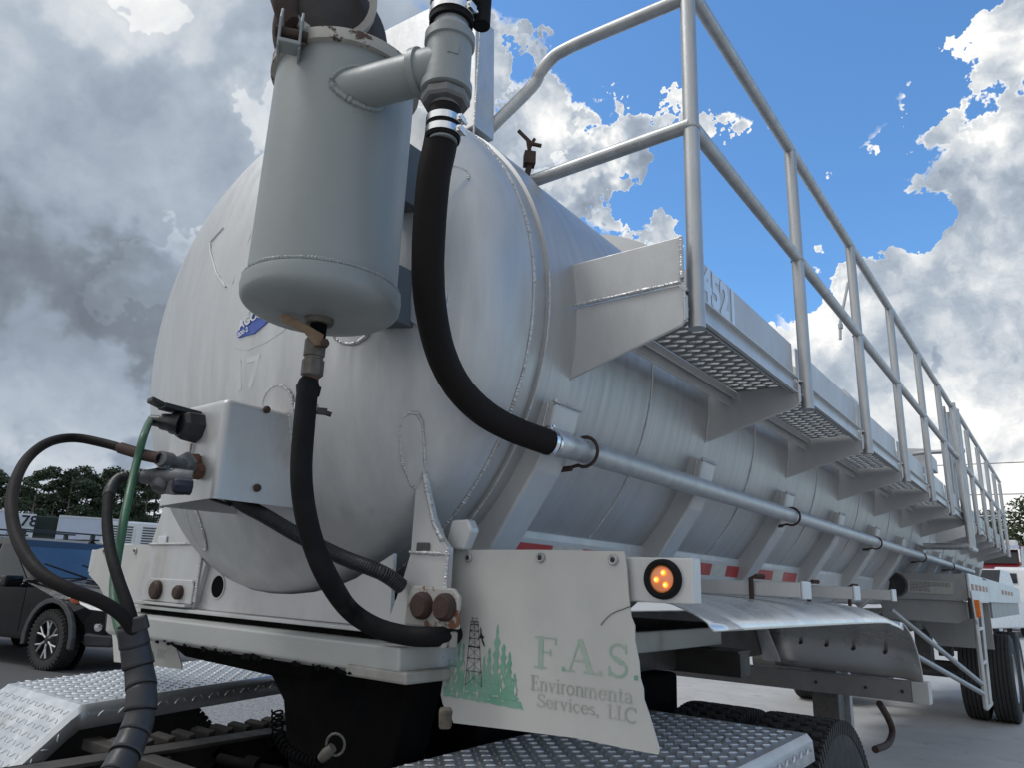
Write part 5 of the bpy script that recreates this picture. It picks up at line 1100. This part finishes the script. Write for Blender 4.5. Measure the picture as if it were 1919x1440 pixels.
# roof bars
for l in (-.75,.0):
    m = MB(); m.obox(pk(l,0,1.93), tuple(hd_*.03), tuple(rt_*.74), (0,0,.012)); m.build('roof_bar', PLAST, PK, bevel=.006)
    for s_ in (-.58,.58):
        m = MB(); m.obox(pk(l,s_,1.87), tuple(hd_*.035), tuple(rt_*.03), (0,0,.06)); m.build('bar_foot', PLAST, PK, bevel=.012)
for s_ in (-.60,.60):
    m = MB(); m.cyl(pk(-1.0,s_,1.835), pk(.15,s_,1.835), .015, 8); m.build('roof_rail', PLAST, PK, True)
def carwheel(c, s_, par, R_=.40, w=.27):
    cc = pk(c, s_*(hw-.10), R_); ax = rt_*s_; m = MB()
    m.lathe([(.26,w*.5-.02),(.30,w*.5),(.37,w*.5-.005),(R_-.008,w*.4),(R_,w*.3),(R_,-w*.3),(R_-.02,-w*.45),(.26,-w*.5)], cc, ax, 48)
    u_ = Vector((0,0,1)); v_ = ax.cross(u_)
    for k in range(40):
        a = 2*PI*k/40; rd = u_*math.cos(a)+v_*math.sin(a); tg = ax.cross(rd)
        for o2 in (-.09,-.03,.03,.09): m.obox(cc+rd*(R_+.002)+ax*(o2), tg*.022, ax*.022, rd*.007)
        m.obox(cc+rd*(R_-.025)+ax*(w*.47), tg*.014, ax*.008, rd*.025)
    ty = m.build('tyre', TYRE, par, True)
    m = MB(); m.lathe([(.262,w*.46),(.245,w*.47),(.235,w*.36),(.225,w*.05),(.0005,w*.05)], cc, ax, 40); m.build('rim_barrel', PLAST, ty, True)
    for k in range(6):
        a = 2*PI*k/6; m = MB()
        for da in (-.20,.20):
            r0_ = u_*math.cos(a)+v_*math.sin(a); r1_ = u_*math.cos(a+da)+v_*math.sin(a+da)
            m.tube([cc+ax*(w*.40)+r0_*.05, cc+ax*(w*.42)+r0_*.12, cc+ax*(w*.43)+r1_*.245], [.017,.015,.014], 6)
        m.build('spoke', ALU, ty, True)
    m = MB(); m.lathe([(.0005,w*.46),(.04,w*.45),(.05,w*.38)], cc, ax, 20); m.build('hub_cap', PLAST, ty, True)
for c in (1.72,-1.55):
    for s_ in (1,-1): carwheel(c, s_, PK)

# --- pale vehicle right of the pickup
def simple_car(name, label, cat, org, hdg, prof, glassp, w, paint, extras=None):
    h_ = Vector((hdg[0], hdg[1], 0)).normalized(); r_ = Vector((h_.y, -h_.x, 0)); O = Vector(org)
    f = lambda l, s_, z: O+h_*l+r_*s_+Vector((0,0,z)); rt = root(name, label, cat, tuple(O))
    n = len(prof); mm = MB(); mm.add([f(l,-w/2+max(0,z-1)*.15,z) for l, z in prof]+[f(l,w/2-max(0,z-1)*.15,z) for l, z in prof], [tuple(range(n)), tuple(range(2*n-1,n-1,-1))]+[(i,i+n,(i+1)%n+n,(i+1)%n) for i in range(n)])
    mm.build('body', paint, rt, False, .05)
    for gp in glassp:
        mm = MB(); q = [f(*v) for v in gp]; nn = (q[1]-q[0]).cross(q[2]-q[0]).normalized()
        if nn.dot(-q[0]) < 0: nn = -nn
        mm.prism([tuple(v+nn*.01) for v in q], tuple(nn*.012)); mm.build('window', GLASS, rt)
    for l in (prof[0][0]*.62, prof[-1][0]*.0+abs(prof[0][0])*.62):
        for s_ in (-1,1):
            mm = MB(); c = f(l, s_*(w/2-.12), .36); mm.lathe([(.22,-.1),(.34,-.1),(.36,-.07),(.36,.07),(.34,.1),(.22,.1)], c, r_, 28); ty = mm.build('tyre', TYRE, rt, True); mm = MB(); mm.lathe([(.0005,.06*s_),(.2,.08*s_),(.225,.1*s_)], c, r_, 20); mm.build('rim', ALU, ty, True)
    return rt, f
simple_car('parked_van', 'pale silver van roof and bonnet showing between the cable and the gusset', 'van', (-19.0, 9.6, GZ), (.9,.45),
   [(-2.4,.4),(-2.4,1.2),(-2.2,1.78),(-1.2,1.98),(.4,1.98),(1.1,1.55),(1.9,1.40),(2.5,1.1),(2.55,.4)],
   [[(.50,-.75,1.92),(.50,.75,1.92),(1.08,.80,1.58),(1.08,-.80,1.58)], [(-1.1,1.0,1.80),(.4,1.0,1.80),(.9,1.02,1.35),(-1.1,1.02,1.35)]], 2.0, M('silver_van_paint', (.42,.43,.45), .2, .3, coat=.4))

# --- white box trailers and reefers far behind on the left
def box_trailer(x, y, ang, L, label, ends='plain', num=None):
    h_ = Vector((math.cos(ang), math.sin(ang), 0)); r_ = Vector((h_.y,-h_.x,0)); O = Vector((x,y,GZ))
    f = lambda l, s_, z: O+h_*l+r_*s_+Vector((0,0,z))
    rt = root('box_trailer', label, 'box trailer', (x,y,GZ), 'white box trailers parked in the far row')
    m = MB(); m.obox(f(0,0,2.6), tuple(h_*L/2), tuple(r_*1.28), (0,0,1.42)); m.build('box_body', BOXW, rt, bevel=.03)
    for z in (1.16, 4.04):
        m = MB(); m.obox(f(0,1.29,z), tuple(h_*L/2), tuple(r_*.02), (0,0,.05)); m.build('side_rail', ALU, rt)
    for l in [-L/2+.1+k*L/6*.985 for k in range(7)]:
        m = MB(); m.obox(f(l,1.285,2.6), tuple(h_*.03), tuple(r_*.012), (0,0,1.4)); m.build('panel_rib', BOXW, rt)
    for l in (-L/2+1.2,-L/2+2.4):
        for s_ in (-1,1):
            m = MB(); m.lathe([(.2,-.14),(.48,-.14),(.5,-.1),(.5,.1),(.48,.14),(.2,.14)], f(l,s_*1.05,.5), r_, 24); m.build('tyre', TYRE, rt, True)
    m = MB(); m.obox(f(L/2-2,0,.85), tuple(h_*.06), tuple(r_*.9), (0,0,.32)); m.build('landing_gear', DARKST, rt)
    if ends == 'reefer':
        m = MB(); m.obox(f(L/2+.32,0,3.2), tuple(h_*.3), tuple(r_*.95), (0,0,.8)); rf = m.build('cooling_unit', VWHITE, rt, bevel=.04)
        for k in range(8):
            m = MB(); m.obox(f(L/2+.63,0,2.65+.14*k), tuple(h_*.012), tuple(r_*.7), (0,0,.035)); m.build('louvre', DARKST, rf)
    if num:
        m = MB(); m.obox(f(-L/2-.02,0,3.2), tuple(h_*.01), tuple(r_*.5), (0,0,.5)); 
        pn = m.build('number_panel', VWHITE, rt)
        vs, fs = text_faces(num, .8, True); mm = MB(); mm.add([tuple(f(-L/2-.045, -.45+v.x*.9, 2.82+v.y)) for v in vs], fs); mm.build('number', INK, rt)
    return rt, f
D1 = Vector((13.67, -5.542, -0.5)).normalized()
def at(px_dir, dist): d = Vector((px_dir[0], px_dir[1], 0)).normalized(); return d*dist
a1 = at((-0.9445, 0.3262, 0.03912), 50); a2 = at((-0.9395, 0.3402, 0.04022), 52); a3 = at((-0.9204, 0.3886, 0.04399), 50); a4 = at((-0.9051, 0.4226, 0.04663), 53); a5 = at((-0.8942, 0.445, 0.04835), 55); a6 = at((-0.8841, 0.4646, 0.04985), 52); a7 = at((-0.9522, 0.3032, 0.03731), 50)
ang = math.atan2(.92, .38)
a3 = at((-0.9172, 0.396, 0.04457), 50)
box_trailer(a3.x, a3.y, ang, 3.0, 'white box trailer whose plain side shows between the hose loop and the second hose')
t2, f2 = box_trailer(a1.x, a1.y-1.0, ang+.05, 2.0, 'white box trailer end carrying the black number 78 inside the hose loop')
vs, fs = text_faces('78', .82, True); cn = at((-0.9407, 0.3372, 0.03584), 48.2); hh_ = Vector((.36,.93,0)).normalized()
mm = MB(); mm.add([tuple(Vector((cn.x,cn.y,0))-hh_*.16+hh_*v.x+Vector((0,0,v.y+1.93))) for v in vs], fs); nm = mm.build('number', INK, t2)
pm = MB(); c9 = at((-0.9429, 0.3308, 0.03948), 48.6); pm.obox((c9.x, c9.y, 1.16), tuple(hh_*.85), tuple(Vector((hh_.y,-hh_.x,0))*.03), (0,0,1.45)); pm.build('rear_door', VWHITE, t2)
box_trailer(a5.x, a5.y, ang, 2.4, 'white refrigerated trailer with louvred cooling unit behind the green cable', 'plain')
box_trailer(a7.x, a7.y-3, ang, 8.0, 'white box trailer cut off by the left edge of the photo')
# cooling units facing us
def reefer_nose(c, label):
    h_ = Vector((-.93,.36,0)).normalized(); s_ = Vector((.36,.93,0)).normalized(); rt = root('box_trailer', label, 'box trailer', (c.x,c.y,GZ), 'white box trailers parked in the far row')
    m = MB(); m.obox(Vector((c.x,c.y,GZ+2.6))+h_*6.2, tuple(h_*6), tuple(s_*1.25), (0,0,1.42)); m.build('box_body', BOXW, rt, bevel=.03)
    m = MB(); m.obox(Vector((c.x,c.y,GZ+3.2)), tuple(h_*.25), tuple(s_*.95), (0,0,.75)); rf = m.build('cooling_unit', VWHITE, rt, bevel=.05)
    for k in range(8):
        m = MB(); m.obox(Vector((c.x,c.y,GZ+2.62+.15*k))-h_*.26, tuple(h_*.012), tuple(s_*.62), (0,0,.04)); m.build('louvre', DARKST, rf)
    for s2 in (-1,1):
        m = MB(); m.lathe([(.2,-.14),(.48,-.14),(.5,0),(.48,.14),(.2,.14)], Vector((c.x,c.y,GZ+.5))+h_*9+s_*s2, s_, 24); m.build('tyre', TYRE, rt, True)
    return rt
reefer_nose(at((-0.9027, 0.4276, 0.04702), 49), 'white refrigerated trailer with dark louvres just right of the second air hose')
reefer_nose(at((-0.8868, 0.4594, 0.04946), 49), 'white refrigerated trailer nose showing beside the gusset edge')
# dark cab fairing between the trailers
def cab_tractor(c, label, paint):
    h_ = Vector((.93,-.36,0)).normalized(); s_ = Vector((.36,.93,0)).normalized(); O = Vector((c.x,c.y,GZ)); rt = root('parked_tractor', label, 'tractor', tuple(O))
    f = lambda l, z: O+h_*l+Vector((0,0,z))
    pr_ = [(-1.6,1.0),(-1.6,4.0),(.35,4.0),(.55,2.9),(.9,2.2),(2.2,1.9),(2.4,.7)]
    n = len(pr_); mm = MB(); mm.add([f(*q)-s_*1.1 for q in pr_]+[f(*q)+s_*1.1 for q in pr_], [tuple(range(n)), tuple(range(2*n-1,n-1,-1))]+[(i,i+n,(i+1)%n+n,(i+1)%n) for i in range(n)]); mm.build('cab', paint, rt, False, .08)
    m = MB(); m.prism([tuple(f(.56,2.85)-s_*.95), tuple(f(.56,2.85)+s_*.95), tuple(f(.92,2.3)+s_*1.0), tuple(f(.92,2.3)-s_*1.0)], tuple(h_*.03)); m.build('windscreen', GLASS, rt)
    for s2 in (-1,1):
        m = MB(); m.lathe([(.2,-.14),(.48,-.14),(.5,0),(.48,.14),(.2,.14)], f(1.7,.5)+s_*s2, s_, 24); m.build('tyre', TYRE, rt, True)
    return rt
cab_tractor(at((-0.9351, 0.3521, 0.04115), 49.5), 'dark green cab fairing parked between two white box trailers', M('dark_green_paint', (.022,.034,.028), 0, .6, spec=.2))
# chain-link style fence of pickets in front of the trailers
FN = root('picket_fence', 'thin metal picket fence in front of the far white trailers', 'fence', (*tuple(at((-0.9204, 0.3886, 0.04399), 38))[:2], GZ))
s_ = Vector((.36,.93,0)).normalized(); c = at((-0.9204, 0.3886, 0.04399), 38); c.z = 0
for z in (GZ+.3, GZ+1.75):
    m = MB(); m.cyl(Vector((c.x,c.y,z))-s_*10, Vector((c.x,c.y,z))+s_*10, .025, 6); m.build('fence_rail', TUBEM, FN)
m = MB(); m.cyl(Vector((c.x,c.y,GZ))-s_*10, Vector((c.x,c.y,GZ+2.15))-s_*10, .014, 5); pk0 = m.build('picket', TUBEM, FN)
for k in range(1, 100): rep(pk0, tuple(s_*.2*k))

# --- right background: red truck, white SUV, small white car
h_ = Vector((-.12,-1,0)).normalized(); s_ = Vector((1,-.12,0)).normalized()
def fr(O, l, s2, z): return Vector(O)+h_*l+s_*s2+Vector((0,0,z))
O = (-3.15, 50.0, GZ+2.2); RT = root('heavy_truck', 'dark red heavy truck cab with silver visor facing the camera behind the railing', 'truck', O)
pr_ = [(-2.2,.4),(-2.2,2.05),(-1.7,2.35),(.0,2.30),(.35,2.05),(.60,1.25),(1.9,1.0),(2.2,.5),(2.2,-1.5),(-2.2,-1.5)]
n = len(pr_); mm = MB(); mm.add([fr(O,l,-1.15,z) for l, z in pr_]+[fr(O,l,1.15,z) for l, z in pr_], [tuple(range(n)), tuple(range(2*n-1,n-1,-1))]+[(i,i+n,(i+1)%n+n,(i+1)%n) for i in range(n)]); mm.build('cab', VRED, RT, False, .06)
m = MB(); m.prism([tuple(fr(O,.40,-1.0,2.0)), tuple(fr(O,.40,1.0,2.0)), tuple(fr(O,.66,1.02,1.30)), tuple(fr(O,.66,-1.02,1.30))], tuple(h_*.03)); m.build('windscreen', GLASS, RT)
m = MB(); m.prism([tuple(fr(O,.30,-1.1,2.28)), tuple(fr(O,.30,1.1,2.28)), tuple(fr(O,.62,1.1,2.06)), tuple(fr(O,.62,-1.1,2.06))], (0,0,.03)); m.build('sun_visor', CHROME, RT)
for x in (-1.1,1.1):
    m = MB(); m.obox(fr(O,.5,x,1.7), tuple(h_*.05), tuple(s_*.03), (0,0,.4)); m.build('pillar', CHROME, RT)
for x in (-.5,0,.5):
    m = MB(); m.lathe([(.0005,.14),(.09,.10),(.11,0)], fr(O,-.1,x,2.36), (0,0,1), 12); m.build('roof_beacon', M('red_beacon', (.4,.03,.02), 0, .3), RT, True)
for x in (-.9,.2):
    m = MB(); m.obox(fr(O,-2.6,x,2.55), tuple(h_*.3), tuple(s_*.35), (0,0,.22)); m.build('equipment_box', VWHITE, RT, bevel=.03)
m = MB(); m.cyl(fr(O,-1.4,1.2,.6), fr(O,-1.4,1.2,3.1), .10, 14); m.build('exhaust_stack', CHROME, RT, True)
for x in (-1,1):
    m = MB(); m.lathe([(.2,-.15),(.5,-.15),(.52,0),(.5,.15),(.2,.15)], fr(O,1.2,x,-1.66), s_, 24); m.build('tyre', TYRE, RT, True)
simple_car('utility_truck', 'white utility truck with two small dark rear windows in front of the red truck', 'truck', (-2.05, 44.0, GZ), (.03,1),
   [(-3.0,.4),(-3.05,1.0),(-2.98,2.88),(-2.85,3.0),(1.0,3.0),(1.7,2.2),(3.2,1.8),(3.3,.4)],
   [[(-3.02,-.56,2.28),(-3.02,-.22,2.28),(-2.99,-.22,2.72),(-2.99,-.56,2.72)], [(-3.02,-.17,2.28),(-3.02,.17,2.28),(-2.99,.17,2.72),(-2.99,-.17,2.72)]], 1.9, VWHITE)
simple_car('parked_pickup', 'white pickup with dark windscreen seen at the end of the side pipe', 'pickup truck', (-3.1, 38.5, GZ), (-.25,-1),
   [(-2.6,.4),(-2.6,1.4),(-1.2,1.5),(-1.0,2.75),(.2,2.8),(1.1,1.8),(2.5,1.5),(2.6,.4)],
   [[(.24,-.80,2.74),(.24,.80,2.74),(1.08,.88,1.86),(1.08,-.88,1.86)]], 2.0, VWHITE)

# --- power lines
for z0, nm_ in ((0,'upper'),(1,'lower')):
    m = MB(); P_ = []
    y_ = 60
    for k in range(25):
        x = -60+ k*5.0; P_.append((x, y_, (9.2 if z0 == 0 else 7.05)+ .0012*(x-10)**2*.5))
    m.tube(P_, .03, 5); w_ = m.build('power_line', PLAST); tag(w_, ('upper' if z0 == 0 else 'lower')+' thin dark power line crossing the sky behind the far railing', 'power line', 'power lines')

# --- trees
def foliage(mb, c, r, n, size, flat=.6, rnd=random):
    for _ in range(n):
        while True:
            v = Vector((rnd.uniform(-1,1), rnd.uniform(-1,1), rnd.uniform(-1,1)))
            if v.length < 1: break
        p_ = Vector(c)+Vector((v.x*r, v.y*r, v.z*r*flat)); s2 = size*rnd.uniform(.6,1.4)
        a = Vector((rnd.gauss(0,1), rnd.gauss(0,1), rnd.gauss(0,.6))).normalized(); b = a.cross(Vector((rnd.gauss(0,1), rnd.gauss(0,1), rnd.gauss(0,1)))).normalized()
        mb.add([p_-a*s2, p_+b*s2*.5, p_+a*s2, p_-b*s2*.5], [(0,1,2,3)])
def pine(x, y, H_, label, seed):
    rd = random.Random(seed); rt = root('pine_tree', label, 'tree', (x,y,GZ), 'pine trees behind the far trailers'); m = MB()
    lean = Vector((rd.uniform(-.6,.6), rd.uniform(-.6,.6), 0)); tr = [Vector((x,y,GZ+H_*t))+lean*t*t for t in (0,.25,.5,.75,.97)]
    m.tube(tr, [.22,.19,.15,.10,.04], 8)
    cr_ = MB(); nb = 15
    for k in range(nb):
        t = .30+.68*k/(nb-1)+rd.uniform(-.02,.02); base = Vector((x,y,GZ+H_*t))+lean*t*t; a = rd.uniform(0,2*PI)
        ln = (1.0-.55*abs(t-.62)/.4)*H_*.19*rd.uniform(.55,1.25)
        if t > .9: ln *= .6
        tip = base+Vector((math.cos(a)*ln, math.sin(a)*ln, ln*rd.uniform(.1,.45))); m.tube([base, tip], [.06,.02], 5)
        for q in range(5):
            cpt = base.lerp(tip, .45+.14*q)+Vector((rd.uniform(-.4,.4), rd.uniform(-.4,.4), rd.uniform(-.05,.4)))
            foliage(cr_, cpt, H_*.062*rd.uniform(.7,1.3), 62, .20, .45, rd)
    foliage(cr_, tr[-1], H_*.06, 110, .20, .7, rd)
    m.build('trunk', BARK, rt, True); cr_.build('crown', LEAFP, rt)
PT = [(-112.4, 35.9, 12.8), (-116.0, 37.9, 13.2), (-109.9, 37.1, 11.4), (-111.3, 39.2, 10.3), (-116.6, 42.2, 10.5), (-105.2, 38.4, 12.8), (-112.3, 42.2, 13.8), (-109.1, 42.3, 12.4), (-114.3, 45.5, 13.6), (-107.5, 43.5, 13.7), (-111.6, 46.7, 13.1), (-108.6, 46.1, 13.9), (-114.5, 50.0, 14.1), (-106.9, 47.5, 14.5), (-109.1, 49.9, 14.6), (-112.3, 52.6, 14.8), (-105.5, 50.6, 14.4), (-108.6, 53.4, 14.4), (-105.4, 53.0, 14.6), (-108.5, 55.9, 15.0), (-114.6, 35.5, 12.5), (-113.9, 34.3, 12.1)]
desc = ['tall pine with ragged flat-topped crown','dense dark pine','pine with sparse upper limbs','broad crowned pine','slim pine with high crown']
where_ = ['at the left edge of the photo','just right of the left edge','left of the hose loop','behind the left side of the hose loop','inside the hose loop on the left','in the middle of the hose loop','inside the hose loop on the right','under the top of the hose loop','behind the right side of the loop','standing tallest inside the loop','left of the second air hose','just left of the second air hose','behind the second air hose','between the second hose and the green cable','behind the green cable','right of the green cable','below the glad hands','between the glad hands and the gusset','beside the gusset edge','half hidden by the gusset','beyond the left edge','farthest beyond the left edge']
for i, (x, y, h) in enumerate(PT): pine(x, y, h, desc[i % 5]+' '+where_[i], 100+i)
def broad(x, y, H_, label, seed):
    rd = random.Random(seed); rt = root('broadleaf_tree', label, 'tree', (x,y,GZ), 'leafy trees behind the red truck'); m = MB(); m.tube([(x,y,GZ),(x+.2,y,GZ+H_*.5),(x,y,GZ+H_*.85)], [.25,.18,.06], 8); cr_ = MB()
    for k in range(26):
        a = rd.uniform(0,2*PI); t = rd.uniform(.22,.93); rr = H_*.27*math.sqrt(max(.05,1-((t-.6)/.42)**2))*rd.uniform(.3,1); c = Vector((x+math.cos(a)*rr, y+math.sin(a)*rr, GZ+H_*t)); m.tube([(x,y,GZ+H_*t*.7), tuple(c)], [.06,.02], 5)
        foliage(cr_, c, H_*.12, 190, .20, .8, rd)
    m.build('trunk', BARK, rt, True); cr_.build('crown', LEAFB, rt)
BT = [(-5.0,88,11.2),(-1.8,90,11.8),(1.6,86,11.0),(5.5,89,11.4),(-9.5,92,9.6)]
bl = ['leafy tree just right of the end of the railing','tallest leafy tree behind the red truck','leafy tree at the right edge of the photo','leafy tree beyond the right edge','leafy tree hidden behind the tank end']
for i, (x, y, h) in enumerate(BT): broad(x, y, h, bl[i], 300+i)
